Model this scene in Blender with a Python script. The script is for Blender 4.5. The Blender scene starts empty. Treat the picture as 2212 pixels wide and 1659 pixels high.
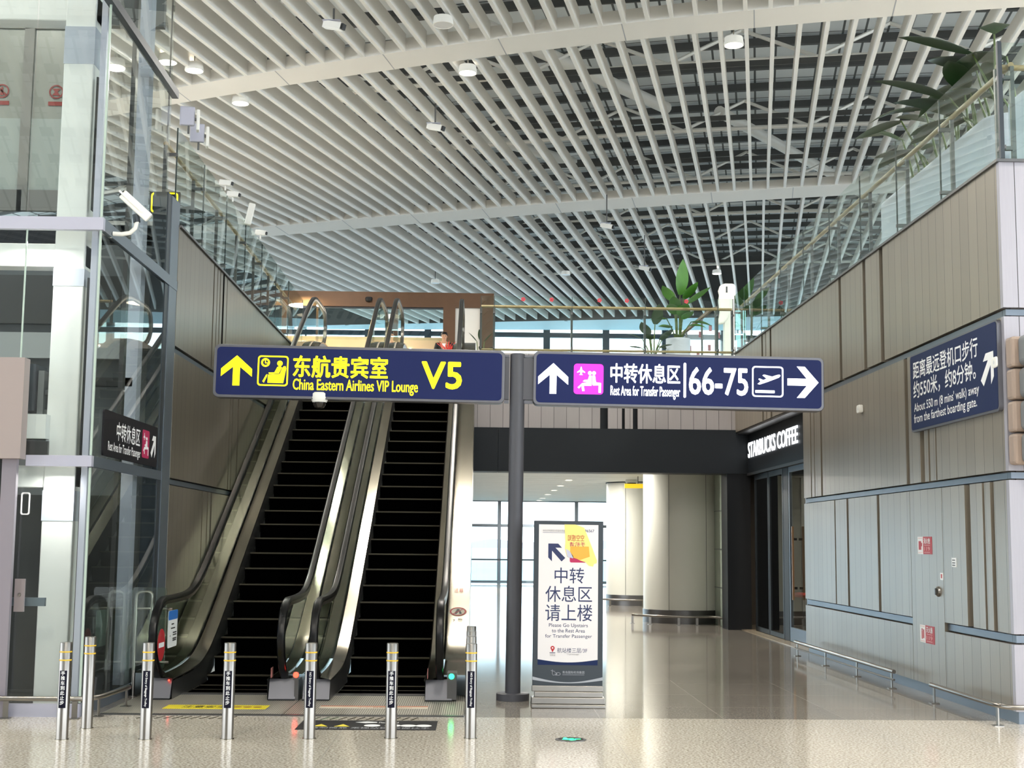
import bpy, bmesh, math, random
from mathutils import Vector, Matrix
random.seed(7)
SC = bpy.context.scene
COL = SC.collection
# ---------------------------------------------------------------- camera, world, exposure
cam = bpy.data.objects.new('camera', bpy.data.cameras.new('camera'))
COL.objects.link(cam)
cam.data.lens = 48.0
cam.data.sensor_width = 36.0
cam.data.clip_end = 4000
_r = Vector((.99965327, -.0245824, .00943626)); _u = Vector((-.01220412, -.11499847, .9932907)); _f = Vector((.02333231, .99306146, .1152586))
cam.matrix_world = Matrix(((_r.x, _u.x, -_f.x, 0), (_r.y, _u.y, -_f.y, 0), (_r.z, _u.z, -_f.z, 1.68), (0, 0, 0, 1)))
SC.camera = cam
SC.view_settings.view_transform = 'Standard'
SC.view_settings.look = 'None'
SC.view_settings.gamma = 1.0
SC.view_settings.exposure = 1.1
SC.cycles.use_denoising = True
SC.cycles.max_bounces = 10
SC.cycles.transparent_max_bounces = 24
SC.cycles.sample_clamp_indirect = 6.0
w = bpy.data.worlds.new('sky'); SC.world = w; w.use_nodes = True
nt = w.node_tree; nt.nodes.clear()
n_out = nt.nodes.new('ShaderNodeOutputWorld'); n_bg = nt.nodes.new('ShaderNodeBackground')
n_tc = nt.nodes.new('ShaderNodeTexCoord'); n_sep = nt.nodes.new('ShaderNodeSeparateXYZ'); n_cr = nt.nodes.new('ShaderNodeValToRGB')
nt.links.new(n_tc.outputs['Generated'], n_sep.inputs[0]); nt.links.new(n_sep.outputs['Z'], n_cr.inputs[0])
cr = n_cr.color_ramp
cr.elements[0].position = 0.0; cr.elements[0].color = (.86, .94, 1.0, 1)
cr.elements[1].position = 0.6; cr.elements[1].color = (.62, .80, 1.0, 1)
e = cr.elements.new(.12); e.color = (.92, .97, 1.0, 1)
nt.links.new(n_cr.outputs[0], n_bg.inputs['Color']); n_bg.inputs['Strength'].default_value = 2.5
nt.links.new(n_bg.outputs[0], n_out.inputs['Surface'])


def lamp_area(name, loc, size, power, color=(1, .93, .82), rot=(0, 0, 0), parent=None, sy=None, spread=math.pi):
    d = bpy.data.lights.new(name, 'AREA'); d.shape = 'DISK' if sy is None else 'RECTANGLE'; d.size = size
    if sy: d.size_y = sy
    d.energy = power; d.color = color; d.spread = spread
    o = bpy.data.objects.new(name, d); COL.objects.link(o); o.location = loc; o.rotation_euler = rot
    if parent: o.parent = parent
    return o

# ---------------------------------------------------------------- materials
def lin(h):
    h = h.lstrip('#'); c = [int(h[i:i + 2], 16) / 255 for i in (0, 2, 4)]
    return tuple(x / 12.92 if x <= .04045 else ((x + .055) / 1.055) ** 2.4 for x in c) + (1,)


MATS = {}
def mat(name, col, rough=.5, metal=0., emit=0., ecol=None, noise=0., nscale=8., spec=.5, coat=0.):
    if name in MATS: return MATS[name]
    m = bpy.data.materials.new(name); m.use_nodes = True; MATS[name] = m
    b = m.node_tree.nodes['Principled BSDF']; L = m.node_tree.links; N = m.node_tree.nodes
    c = lin(col) if isinstance(col, str) else tuple(col) + (1,)
    b.inputs['Base Color'].default_value = c; b.inputs['Roughness'].default_value = rough; b.inputs['Metallic'].default_value = metal
    b.inputs['Specular IOR Level'].default_value = spec; b.inputs['Coat Weight'].default_value = coat
    if emit:
        b.inputs['Emission Color'].default_value = lin(ecol) if isinstance(ecol, str) else c
        b.inputs['Emission Strength'].default_value = emit
    if noise:
        tc = N.new('ShaderNodeTexCoord'); nz = N.new('ShaderNodeTexNoise'); nz.inputs['Scale'].default_value = nscale; nz.inputs['Detail'].default_value = 4
        mx = N.new('ShaderNodeMixRGB'); mx.blend_type = 'MULTIPLY'; mx.inputs[0].default_value = 1
        mr = N.new('ShaderNodeMapRange'); mr.inputs[3].default_value = 1 - noise; mr.inputs[4].default_value = 1 + noise
        L.new(tc.outputs['Object'], nz.inputs['Vector']); L.new(nz.outputs[0], mr.inputs[0])
        mx.inputs[1].default_value = c; L.new(mr.outputs[0], mx.inputs[2]); L.new(mx.outputs[0], b.inputs['Base Color'])
    return m


def glass(name, tint=(.86, .93, .91), refl=.12, rough=.01, ior=1.5):
    m = bpy.data.materials.new(name); m.use_nodes = True; MATS[name] = m
    N = m.node_tree.nodes; L = m.node_tree.links; N.clear()
    o = N.new('ShaderNodeOutputMaterial'); t = N.new('ShaderNodeBsdfTransparent'); g = N.new('ShaderNodeBsdfGlossy'); mx = N.new('ShaderNodeMixShader')
    fr = N.new('ShaderNodeFresnel'); fr.inputs[0].default_value = ior
    ad = N.new('ShaderNodeMath'); ad.operation = 'MULTIPLY_ADD'; ad.inputs[1].default_value = 1.0; ad.inputs[2].default_value = refl; ad.use_clamp = True
    t.inputs[0].default_value = tint + (1,); g.inputs['Roughness'].default_value = rough; g.inputs['Color'].default_value = (.95, .98, .97, 1)
    gm = N.new('ShaderNodeNewGeometry'); bf = N.new('ShaderNodeMath'); bf.operation = 'SUBTRACT'; bf.inputs[0].default_value = 1; L.new(gm.outputs['Backfacing'], bf.inputs[1])
    ml = N.new('ShaderNodeMath'); ml.operation = 'MULTIPLY'; L.new(bf.outputs[0], ml.inputs[1]); L.new(ad.outputs[0], ml.inputs[0])
    L.new(fr.outputs[0], ad.inputs[0]); L.new(ml.outputs[0], mx.inputs[0]); L.new(t.outputs[0], mx.inputs[1]); L.new(g.outputs[0], mx.inputs[2]); L.new(mx.outputs[0], o.inputs[0])
    return m


def panel_mat(name, col, axis, pitch=.256, phase=0., metal=.3, rough=.36, line=.028):
    """boards with thin dark vertical joints every `pitch` metres along world axis 'X' or 'Y'"""
    m = mat(name, col, rough, metal); N = m.node_tree.nodes; L = m.node_tree.links; b = N['Principled BSDF']
    g = N.new('ShaderNodeNewGeometry'); s = N.new('ShaderNodeSeparateXYZ'); L.new(g.outputs['Position'], s.inputs[0])
    a = N.new('ShaderNodeMath'); a.operation = 'MULTIPLY_ADD'; a.inputs[1].default_value = 1 / pitch; a.inputs[2].default_value = phase + 1000
    L.new(s.outputs[axis], a.inputs[0])
    f = N.new('ShaderNodeMath'); f.operation = 'FRACT'; L.new(a.outputs[0], f.inputs[0])
    c = N.new('ShaderNodeMath'); c.operation = 'LESS_THAN'; c.inputs[1].default_value = line; L.new(f.outputs[0], c.inputs[0])
    fl = N.new('ShaderNodeMath'); fl.operation = 'FLOOR'; L.new(a.outputs[0], fl.inputs[0])
    wn = N.new('ShaderNodeTexWhiteNoise'); wn.noise_dimensions = '1D'; L.new(fl.outputs[0], wn.inputs['W'])
    nz = N.new('ShaderNodeTexNoise'); nz.inputs['Scale'].default_value = 90; mp = N.new('ShaderNodeMapping'); mp.inputs['Scale'].default_value = (1, 1, .03)
    L.new(g.outputs['Position'], mp.inputs[0]); L.new(mp.outputs[0], nz.inputs['Vector'])
    sm = N.new('ShaderNodeMath'); sm.operation = 'MULTIPLY_ADD'; sm.inputs[1].default_value = .12; L.new(wn.outputs[0], sm.inputs[0]); 
    s2 = N.new('ShaderNodeMath'); s2.operation = 'MULTIPLY_ADD'; s2.inputs[1].default_value = .16; s2.inputs[2].default_value = .86; L.new(nz.outputs[0], s2.inputs[0]); L.new(s2.outputs[0], sm.inputs[2])
    mu = N.new('ShaderNodeMixRGB'); mu.blend_type = 'MULTIPLY'; mu.inputs[0].default_value = 1; mu.inputs[1].default_value = lin(col); L.new(sm.outputs[0], mu.inputs[2])
    mx = N.new('ShaderNodeMixRGB'); mx.inputs[2].default_value = (.02, .019, .018, 1); L.new(c.outputs[0], mx.inputs[0]); L.new(mu.outputs[0], mx.inputs[1])
    L.new(mx.outputs[0], b.inputs['Base Color'])
    return m


def terrazzo(name, c0, c1, c2, scale=55., rough=.09, tile=1.2, joint=(.5, .47, .42)):
    m = mat(name, '#808080', rough, 0, coat=0.); N = m.node_tree.nodes; L = m.node_tree.links; b = N['Principled BSDF']
    g = N.new('ShaderNodeNewGeometry')
    nz = N.new('ShaderNodeTexNoise'); nz.inputs['Scale'].default_value = scale; nz.inputs['Detail'].default_value = 2; L.new(g.outputs['Position'], nz.inputs['Vector'])
    r = N.new('ShaderNodeValToRGB'); L.new(nz.outputs[0], r.inputs[0])
    r.color_ramp.elements[0].position = .36; r.color_ramp.elements[0].color = lin(c0); r.color_ramp.elements[1].position = .64; r.color_ramp.elements[1].color = lin(c2)
    e = r.color_ramp.elements.new(.5); e.color = lin(c1)
    n2 = N.new('ShaderNodeTexNoise'); n2.inputs['Scale'].default_value = .7; n2.inputs['Detail'].default_value = 3; L.new(g.outputs['Position'], n2.inputs['Vector'])
    mr = N.new('ShaderNodeMapRange'); mr.inputs[3].default_value = .88; mr.inputs[4].default_value = 1.12; L.new(n2.outputs[0], mr.inputs[0])
    mu = N.new('ShaderNodeMixRGB'); mu.blend_type = 'MULTIPLY'; mu.inputs[0].default_value = 1; L.new(r.outputs[0], mu.inputs[1]); L.new(mr.outputs[0], mu.inputs[2])
    br = N.new('ShaderNodeTexBrick'); br.offset = 0; br.inputs['Scale'].default_value = 1; br.inputs['Mortar Size'].default_value = .004; br.inputs['Brick Width'].default_value = tile; br.inputs['Row Height'].default_value = tile
    L.new(g.outputs['Position'], br.inputs['Vector'])
    mx = N.new('ShaderNodeMixRGB'); L.new(br.outputs['Fac'], mx.inputs[0]); L.new(mu.outputs[0], mx.inputs[1]); mx.inputs[2].default_value = joint + (1,)
    L.new(mx.outputs[0], b.inputs['Base Color'])
    return m


def stripes(name, c0, c1, axis, pitch, duty=.5, rough=.35, metal=.8):
    m = mat(name, c0, rough, metal); N = m.node_tree.nodes; L = m.node_tree.links; b = N['Principled BSDF']
    g = N.new('ShaderNodeNewGeometry'); s = N.new('ShaderNodeSeparateXYZ'); L.new(g.outputs['Position'], s.inputs[0])
    a = N.new('ShaderNodeMath'); a.operation = 'MULTIPLY_ADD'; a.inputs[1].default_value = 1 / pitch; a.inputs[2].default_value = 1000; L.new(s.outputs[axis], a.inputs[0])
    f = N.new('ShaderNodeMath'); f.operation = 'FRACT'; L.new(a.outputs[0], f.inputs[0])
    c = N.new('ShaderNodeMath'); c.operation = 'LESS_THAN'; c.inputs[1].default_value = duty; L.new(f.outputs[0], c.inputs[0])
    mx = N.new('ShaderNodeMixRGB'); L.new(c.outputs[0], mx.inputs[0]); mx.inputs[1].default_value = lin(c0); mx.inputs[2].default_value = lin(c1); L.new(mx.outputs[0], b.inputs['Base Color'])
    return m


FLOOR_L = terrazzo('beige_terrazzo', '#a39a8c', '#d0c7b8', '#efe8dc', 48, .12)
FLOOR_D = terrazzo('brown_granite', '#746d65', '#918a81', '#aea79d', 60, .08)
STEEL = mat('brushed_steel', '#94908b', .3, 1., noise=.10, nscale=5)
STEEL_D = mat('dark_steel', '#6b6a6a', .38, .9, noise=.08)
STEEL_S = mat('satin_steel', '#858073', .14, 1., noise=.10, nscale=3)
ALU = mat('blue_grey_aluminium', '#6f7882', .4, .6)
ALU_L = mat('pale_aluminium', '#b9b9c8', .4, .3)
FRAME_D = mat('dark_frame', '#3a4046', .45, .4)
RUBBER = mat('black_rubber', '#08080a', .3, 0, spec=.35)
BLACK = mat('matt_black', '#0b0b0d', .6)
STEP = mat('step_black', '#030303', .8, spec=0.)
STEP_E = mat('step_edge', '#4a4334', .45, .4)
BRUSH = mat('brush_black', '#050505', .95)
WHITE = mat('white_paint', '#f1efe9', .45)
SLAT = mat('slat_white', '#e6e4df', .5)
CONC = mat('white_concrete', '#dcdcda', .8, noise=.06, nscale=6)
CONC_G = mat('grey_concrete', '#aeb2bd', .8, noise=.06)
PANEL_R = panel_mat('wall_panels_right', '#8f8679', 'Y', .256, .1)
PANEL_L = panel_mat('wall_panels_left', '#857d71', 'Y', .256, .3, .5, .3)
PANEL_F = panel_mat('fascia_panels', '#a9a3a3', 'X', .256, .2, .15, .5)
PANEL_X = panel_mat('corner_panels_lit', '#a9a6ae', 'X', .256, .3, .15, .45)  # right wall panelling made paler for the daylight on its corner face
RECESS = mat('recess_brown', '#4a413a', .6)
NAVY_B = mat('dark_band', '#1c2127', .5, spec=.3)
NAVY_J = mat('dark_jamb', '#14171c', .45, spec=.3)
SIGN = mat('sign_navy', '#1a234f', .5, emit=.04, ecol='#2b3566', spec=.15)
SIGN2 = mat('sign_navy_unlit', '#1a284e', .6, spec=.2)
SIGN_K = mat('sign_black', '#1d1c20', .6, spec=.15)
SIGN_FR = mat('sign_grey_frame', '#6a6a70', .4, .5)
POST = mat('post_grey', '#4c4c52', .5, .1)
Y_LIT = mat('lit_yellow', '#fff200', .5, emit=.75, ecol='#fff000')
W_LIT = mat('lit_white', '#ffffff', .5, emit=.9, ecol='#f6faff')
P_LIT = mat('lit_magenta', '#e823c8', .5, emit=.4, ecol='#f02ad2')
W_INK = mat('white_vinyl', '#f4f4f4', .5)
N_INK = mat('navy_ink', '#1f2a55', .5)
R_INK = mat('red_ink', '#b3262e', .5)
M_INK = mat('crimson_ink', '#b01c52', .5)
K_INK = mat('dark_ink', '#2a2a2e', .5)
G_INK = mat('grey_ink', '#a4a7ad', .5)
PAPER = mat('poster_paper', '#ded9d8', .45)
LAV = mat('pale_lavender', '#b9b9cb', .5)
YPAPER = mat('yellow_sheet', '#f0dc7c', .5)
OPAPER = mat('orange_print', '#eaa53a', .5)
YFLOOR = mat('yellow_mat', '#e8d51e', .5)
GREEN_LED = mat('green_led', '#20e070', .4, emit=4., ecol='#20ff80')
RED_LED = mat('red_led', '#ff3a2a', .4, emit=4., ecol='#ff3020')
LED = mat('lamp_diffuser', '#ffffff', .5, emit=8., ecol='#fff3dc')
LED_OFF = mat('lamp_lens', '#d8dadb', .3)
COLUMN = mat('cream_column', '#cfcfc6', .42, 0, spec=.5)
SOFFIT = mat('soffit_white', '#d3d6d4', .5)
DECK = mat('roof_deck', '#e2e6e7', .7, noise=.1, nscale=2)
PURL = mat('roof_steel_dark', '#4d4e4d', .6)
PIPE = mat('roof_pipe', '#efece4', .45, .2)
BROWN = mat('bronze_cladding', '#553c28', .35, .4, noise=.12, nscale=6)
BEIGE = mat('beige_counter', '#cdb596', .5)
LAVP = mat('planter_grey', '#d3d6e4', .6)
LEAF = mat('leaf_green', '#4c8230', .42, noise=.25, nscale=6)
LEAF_D = mat('leaf_dark', '#26401f', .45, noise=.25, nscale=5)
STALK = mat('stalk_green', '#5b6d38', .6)
SOIL = mat('soil', '#3a2c22', .9)
WOOD = mat('rail_wood', '#a48a63', .45)
BLUE_SOF = mat('soffit_blue', '#b9cdd6', .5)
APRON = mat('apron_grey', '#9fb2b0', .9, noise=.1, nscale=.02)
HILL = mat('hill_haze', '#93868f', .95, noise=.12, nscale=.02)  # distance haze mixed into the hill colour as mauve
SKIN = mat('skin', '#c79a7b', .55)
HAIR = mat('black_hair', '#121012', .5)
SUIT = mat('black_suit', '#141418', .7)
PINK = mat('red_blossom', '#e0423a', .5)
GREY_U = mat('unit_grey', '#76797c', .5)
BROWN_U = mat('unit_brown', '#a08d80', .5)
GL = glass('clear_glass', (.90, .95, .93), .0)
GL_G = glass('green_edge_glass', (.92, .97, .95), .02)
GL_L = glass('lift_glass', (.95, .975, .965), .01)
GL_D = glass('smoked_glass', (.22, .23, .25), .01)
GL_W = glass('window_glass', (.90, .97, 1.0), .0)
GL_E = glass('escalator_glass', (.86, .92, .88), .02)
GREENP = mat('pale_green_panel', '#a9b5a8', .25)
FROST = mat('frosted_panel', '#8a908c', .5)

# ---------------------------------------------------------------- mesh helpers
class MB:
    def __init__(s): s.v = []; s.f = []; s.m = []; s.s = []
    def add(s, vs, fs, mi=0, sm=False):
        o = len(s.v); s.v += [tuple(v) for v in vs]
        for f in fs: s.f.append(tuple(o + i for i in f)); s.m.append(mi); s.s.append(sm)
        return s
    def box(s, x0, x1, y0, y1, z0, z1, mi=0):
        x0, x1 = sorted((x0, x1)); y0, y1 = sorted((y0, y1)); z0, z1 = sorted((z0, z1))
        return s.add([(x0, y0, z0), (x1, y0, z0), (x1, y1, z0), (x0, y1, z0), (x0, y0, z1), (x1, y0, z1), (x1, y1, z1), (x0, y1, z1)],
                     [(0, 3, 2, 1), (4, 5, 6, 7), (0, 1, 5, 4), (1, 2, 6, 5), (2, 3, 7, 6), (3, 0, 4, 7)], mi)
    def bar(s, p, q, wd, ht, mi=0, up=(0, 0, 1)):
        p = Vector(p); q = Vector(q); d = (q - p).normalized(); u = Vector(up)
        sd = d.cross(u)
        if sd.length < 1e-4: sd = d.cross(Vector((0, 1, 0)))
        sd.normalize(); n = sd.cross(d).normalized(); a = sd * wd / 2; b = n * ht / 2
        vs = [p - a - b, p + a - b, p + a + b, p - a + b, q - a - b, q + a - b, q + a + b, q - a + b]
        return s.add(vs, [(0, 1, 2, 3), (7, 6, 5, 4), (0, 4, 5, 1), (1, 5, 6, 2), (2, 6, 7, 3), (3, 7, 4, 0)], mi)
    def tube(s, pts, r, seg=10, mi=0, cap=True, closed=False):
        pts = [Vector(p) for p in pts]; n = len(pts); rs = r if isinstance(r, (list, tuple)) else [r] * n
        vs = []; ref = None
        for i, p in enumerate(pts):
            a = pts[(i - 1) % n] if (i > 0 or closed) else p; b = pts[(i + 1) % n] if (i < n - 1 or closed) else p
            t = (b - a).normalized()
            if ref is None: ref = t.orthogonal().normalized()
            ref = (ref - t * ref.dot(t)).normalized(); bt = t.cross(ref)
            for k in range(seg):
                an = 2 * math.pi * k / seg; vs.append(p + ref * math.cos(an) * rs[i] + bt * math.sin(an) * rs[i])
        fs = []
        for i in range(n if closed else n - 1):
            j = (i + 1) % n
            for k in range(seg): k2 = (k + 1) % seg; fs.append((i * seg + k, i * seg + k2, j * seg + k2, j * seg + k))
        s.add(vs, fs, mi, True)
        if cap and not closed:
            s.add(vs[:seg], [tuple(reversed(range(seg)))], mi); s.add(vs[-seg:], [tuple(range(seg))], mi)
        return s
    def cyl(s, p, q, r, seg=20, mi=0): return s.tube([p, q], r, seg, mi)
    def lathe(s, prof, c=(0, 0, 0), seg=28, mi=0, a0=0., a1=2 * math.pi, axis='Z'):
        full = abs(a1 - a0 - 2 * math.pi) < 1e-6; n = seg if full else seg + 1; vs = []
        for i in range(n):
            an = a0 + (a1 - a0) * i / seg
            for r, z in prof:
                if axis == 'Z': vs.append((c[0] + r * math.cos(an), c[1] + r * math.sin(an), c[2] + z))
                elif axis == 'Y': vs.append((c[0] + r * math.cos(an), c[1] - z, c[2] + r * math.sin(an)))
                else: vs.append((c[0] - z, c[1] + r * math.cos(an), c[2] + r * math.sin(an)))
        m = len(prof); fs = []
        for i in range(seg):
            j = (i + 1) % n
            for k in range(m - 1):
                fs.append((i * m + k, j * m + k, j * m + k + 1, i * m + k + 1) if axis == 'Z' else (i * m + k, i * m + k + 1, j * m + k + 1, j * m + k))
        return s.add(vs, fs, mi, True)
    def prism(s, pts, fn, t0, t1, mi=0):
        """outline pts (a,b) extruded; fn(a,b,t)->xyz"""
        n = len(pts); vs = [fn(a, b, t0) for a, b in pts] + [fn(a, b, t1) for a, b in pts]
        fs = [tuple(range(n)), tuple(reversed(range(n, 2 * n)))] + [(i, i + n, (i + 1) % n + n, (i + 1) % n) for i in range(n)]
        return s.add(vs, fs, mi)
    def build(s, name, mats, parent=None, bev=0., sharp=40, loc=None):
        me = bpy.data.meshes.new(name); me.from_pydata(s.v, [], s.f)
        ms = mats if isinstance(mats, (list, tuple)) else [mats]
        for m in ms: me.materials.append(m)
        me.polygons.foreach_set('material_index', s.m); me.polygons.foreach_set('use_smooth', s.s)
        bm = bmesh.new(); bm.from_mesh(me); bmesh.ops.recalc_face_normals(bm, faces=bm.faces); bm.to_mesh(me); bm.free()
        if any(s.s): me.set_sharp_from_angle(angle=math.radians(sharp))
        me.update(); o = bpy.data.objects.new(name, me); COL.objects.link(o)
        if parent: o.parent = parent
        if loc: o.location = loc
        if bev:
            b = o.modifiers.new('bevel', 'BEVEL'); b.width = bev; b.segments = 2; b.limit_method = 'ANGLE'
        return o


def tag(o, label, cat, group=None, kind=None):
    o['label'] = label; o['category'] = cat
    if group: o['group'] = group
    if kind: o['kind'] = kind
    return o
def st(o): o['kind'] = 'structure'; return o
def thing(name, label, cat, loc=(0, 0, 0), rotz=0., group=None, rot=None):
    o = bpy.data.objects.new(name, None); COL.objects.link(o); o.empty_display_size = .1
    o.location = loc; o.rotation_euler = rot or (0, 0, rotz)
    return tag(o, label, cat, group)
def dup(root, loc, label, group=None, rotz=None):
    r = root.copy(); COL.objects.link(r); r.location = loc; r['label'] = label
    if rotz is not None: r.rotation_euler = (0, 0, rotz)
    if group: r['group'] = group
    for ch in list(root.children):
        c = ch.copy(); COL.objects.link(c); c.parent = r
        for g in list(ch.children):
            d = g.copy(); COL.objects.link(d); d.parent = c
    return r


def text(body, bx, parent, m, y=-.003, bold=0., name='lettering', ext=.001, res=3, rot90=False, mirror=False):
    """lettering fitted to bx=(x0,z0,x1,z1) in the parent's local x/z plane, facing -y"""
    cu = bpy.data.curves.new('t', 'FONT'); cu.body = body; cu.size = 1; cu.resolution_u = res; cu.extrude = 0
    cu.space_line = .95
    to = bpy.data.objects.new('t', cu); COL.objects.link(to); bpy.context.view_layer.update()
    me = bpy.data.meshes.new_from_object(to.evaluated_get(bpy.context.evaluated_depsgraph_get()))
    bpy.data.objects.remove(to); bpy.data.curves.remove(cu)
    vs = [v.co.copy() for v in me.vertices]; fs = [tuple(p.vertices) for p in me.polygons]; bpy.data.meshes.remove(me)
    if rot90: vs = [Vector((v.y, -v.x, 0)) for v in vs]
    if mirror: vs = [Vector((-v.x, v.y, 0)) for v in vs]
    xs = [v.x for v in vs]; ys = [v.y for v in vs]; ax, bxx, ay, by = min(xs), max(xs), min(ys), max(ys)
    sx = (bx[2] - bx[0]) / (bxx - ax); sz = (bx[3] - bx[1]) / (by - ay)
    P = [(bx[0] + (v.x - ax) * sx, y, bx[1] + (v.y - ay) * sz) for v in vs]
    if bold:
        d = bold * sz; P0, F0, n0 = P, fs, len(P); P, fs = [], []
        for k, (a, b) in enumerate(((-1, 0), (1, 0), (0, -1), (0, 1), (-.7, -.7), (.7, .7), (-.7, .7), (.7, -.7))):
            fs = fs + [tuple(i + len(P) for i in f) for f in F0]; P = P + [(x + a * d, yy - .00003 * k, z + b * d) for x, yy, z in P0]
    me = bpy.data.meshes.new(name); me.from_pydata(P, [], fs); me.materials.append(m)
    bm = bmesh.new(); bm.from_mesh(me); bmesh.ops.remove_doubles(bm, verts=bm.verts, dist=1e-7)
    bmesh.ops.recalc_face_normals(bm, faces=bm.faces)
    for f in bm.faces:
        if f.normal.y > 0: f.normal_flip()
    r = bmesh.ops.extrude_face_region(bm, geom=bm.faces[:]) if ext > .004 else None
    if r:
        bmesh.ops.translate(bm, verts=[g for g in r['geom'] if isinstance(g, bmesh.types.BMVert)], vec=(0, -ext, 0))
    bm.to_mesh(me); bm.free(); me.update()
    o = bpy.data.objects.new(name, me); COL.objects.link(o); o.parent = parent
    return o


def flat(mb, pts, y=-.003, t=.001, mi=0):
    return mb.prism(pts, lambda a, b, tt: (a, tt, b), y, y - t, mi)
def circ(cx, cz, r, n=24, a0=0, a1=2 * math.pi): return [(cx + r * math.cos(a0 + (a1 - a0) * i / n), cz + r * math.sin(a0 + (a1 - a0) * i / n)) for i in range(n)]
def rrect(x0, z0, x1, z1, r, n=5):
    P = []
    for cx, cz, a in ((x1 - r, z1 - r, 0), (x0 + r, z1 - r, 90), (x0 + r, z0 + r, 180), (x1 - r, z0 + r, 270)):
        P += [(cx + r * math.cos(math.radians(a + 90 * i / n)), cz + r * math.sin(math.radians(a + 90 * i / n))) for i in range(n + 1)]
    return P
def ring(mb, out, inn, y, t=.001, mi=0):
    n = len(out); vs = []
    for pl in (out, inn): vs += [(a, y, b) for a, b in pl]
    for pl in (out, inn): vs += [(a, y - t, b) for a, b in pl]
    fs = []
    for i in range(n):
        j = (i + 1) % n
        fs += [(2 * n + i, 2 * n + j, 3 * n + j, 3 * n + i), (i, n + i, n + j, j), (i, j, 2 * n + j, 2 * n + i), (n + i, 3 * n + i, 3 * n + j, n + j)]
    return mb.add(vs, fs, mi)
def xf(pts, bx):
    """unit-square outline into box"""
    return [(bx[0] + a * (bx[2] - bx[0]), bx[1] + b * (bx[3] - bx[1])) for a, b in pts]
ARROW_UP = [(.5, 1), (1, .555), (1, .30), (.61, .62), (.61, 0), (.385, 0), (.385, .62), (0, .30), (0, .555)]
ARROW_RT = [(b, 1 - a) for a, b in ARROW_UP]
ARROW_NE = [(1, 1), (1, .22), (.78, .0), (.78, .60), (.22, 0), (.0, .2), (.58, .77), (.2, .77), (.42, 1)]
ARROW_NW = [(1 - a, b) for a, b in ARROW_NE]

# ---------------------------------------------------------------- large structure: floors, walls, slabs
st(MB().box(-30, 30, -18, 13.46, -.3, 0).build('floor', FLOOR_L))
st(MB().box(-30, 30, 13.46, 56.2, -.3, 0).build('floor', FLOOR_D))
st(MB().box(-900, 900, 57, 2500, -4.2, -4).build('ground', APRON))
hb = MB()
N_H = 90
for i in range(N_H):
    x0 = -700 + 1400 * i / N_H; x1 = -700 + 1400 * (i + 1) / N_H
    h = lambda x: 1.0 + 2.5 * math.sin(x * .013) + 2.6 * math.sin(x * .041 + 1) + 1.5 * math.sin(x * .11)
    hb.add([(x0, 1380, -4), (x1, 1380, -4), (x1, 1430, h(x1)), (x0, 1430, h(x0)), (x1, 1500, -4), (x0, 1500, -4)], [(0, 1, 2, 3), (3, 2, 4, 5)])
st(hb.build('hills', HILL))

def slots_box(mb, X0, X1, ya, yb, z0, z1, slots, mi=0):
    """wall boards between ya..yb with open slots [(centre,width)]"""
    cur = ya
    for c, wd in sorted(slots):
        if c - wd / 2 > cur: mb.box(X0, X1, cur, c - wd / 2, z0, z1, mi)
        cur = c + wd / 2
    if cur < yb: mb.box(X0, X1, cur, yb, z0, z1, mi)

# right wall, X = 5.15 facing the hall
r = MB()
YC, YE = 13.17, 21.56; YB = 13.242
slots_box(r, 5.15, 5.24, YB, YE, .12, .75, [(15.12, .012), (16.25, .012)])
slots_box(r, 5.15, 5.24, YB, YE, .85, 2.33, [(19.7, .06), (19.02, .1), (17.55, .11), (14.32, .16), (13.86, .06), (13.62, .1), (15.12, .012), (16.25, .012)])
slots_box(r, 5.15, 5.24, YB, YE, 2.42, 3.94, [(21.07, .06), (20.85, .04), (20.42, .1), (16.28, .12), (15.74, .15), (15.5, .06), (15.26, .04)])
slots_box(r, 5.15, 5.24, YB, YE, 4.03, 5.5, [(19.22, .13), (17.98, .13), (17.2, .15)])
r.box(5.15, 5.24, 15.13, 16.24, .75, .85)
slots_box(r, 5.15, 5.24, YE, 27.3, 3.92, 5.5, [(24.62, .12), (24.3, .05), (23.9, .14)])
r.box(5.24, 5.5, YC + .05, YE, 0, 5.5, 1); r.box(5.24, 5.5, YE, 27.6, 3.92, 5.5, 1)
for z0, z1 in ((.765, .835), (2.345, 2.405), (3.955, 4.015)):
    for a, b in (((YC + .125, 15.12), (16.25, YE)) if z0 < 1 else ((YC + .125, YE),)):
        r.box(5.185, 5.25, a, b, z0, z1, 2)
r.box(5.19, 5.26, YC + .125, YE, 0, .12, 2)
r.box(5.12, 5.3, YC + .3, 27.3, 5.5, 5.53, 3)
st(r.build('wall_right', [PANEL_R, RECESS, ALU, STEEL_D]))
# corner face of the right block, Y = 13.17 facing the camera
r = MB()
for z0, z1 in ((.12, .75), (.85, 2.33), (2.42, 3.94), (4.03, 5.5)): r.box(5.15, 9.0, YC - .003, YC + .07, z0, z1)
r.box(5.2, 9, YC + .07, YC + .3, 0, 5.5, 1)
for z0, z1 in ((.765, .835), (2.345, 2.405), (3.955, 4.015), (0, .12)): r.box(5.185, 9, YC + .03, YC + .12, z0, z1, 2)
r.box(5.12, 9, YC - .03, YC + .3, 5.5, 5.53, 3)
st(r.build('wall_front', [PANEL_X, RECESS, ALU, STEEL_D]))
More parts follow.
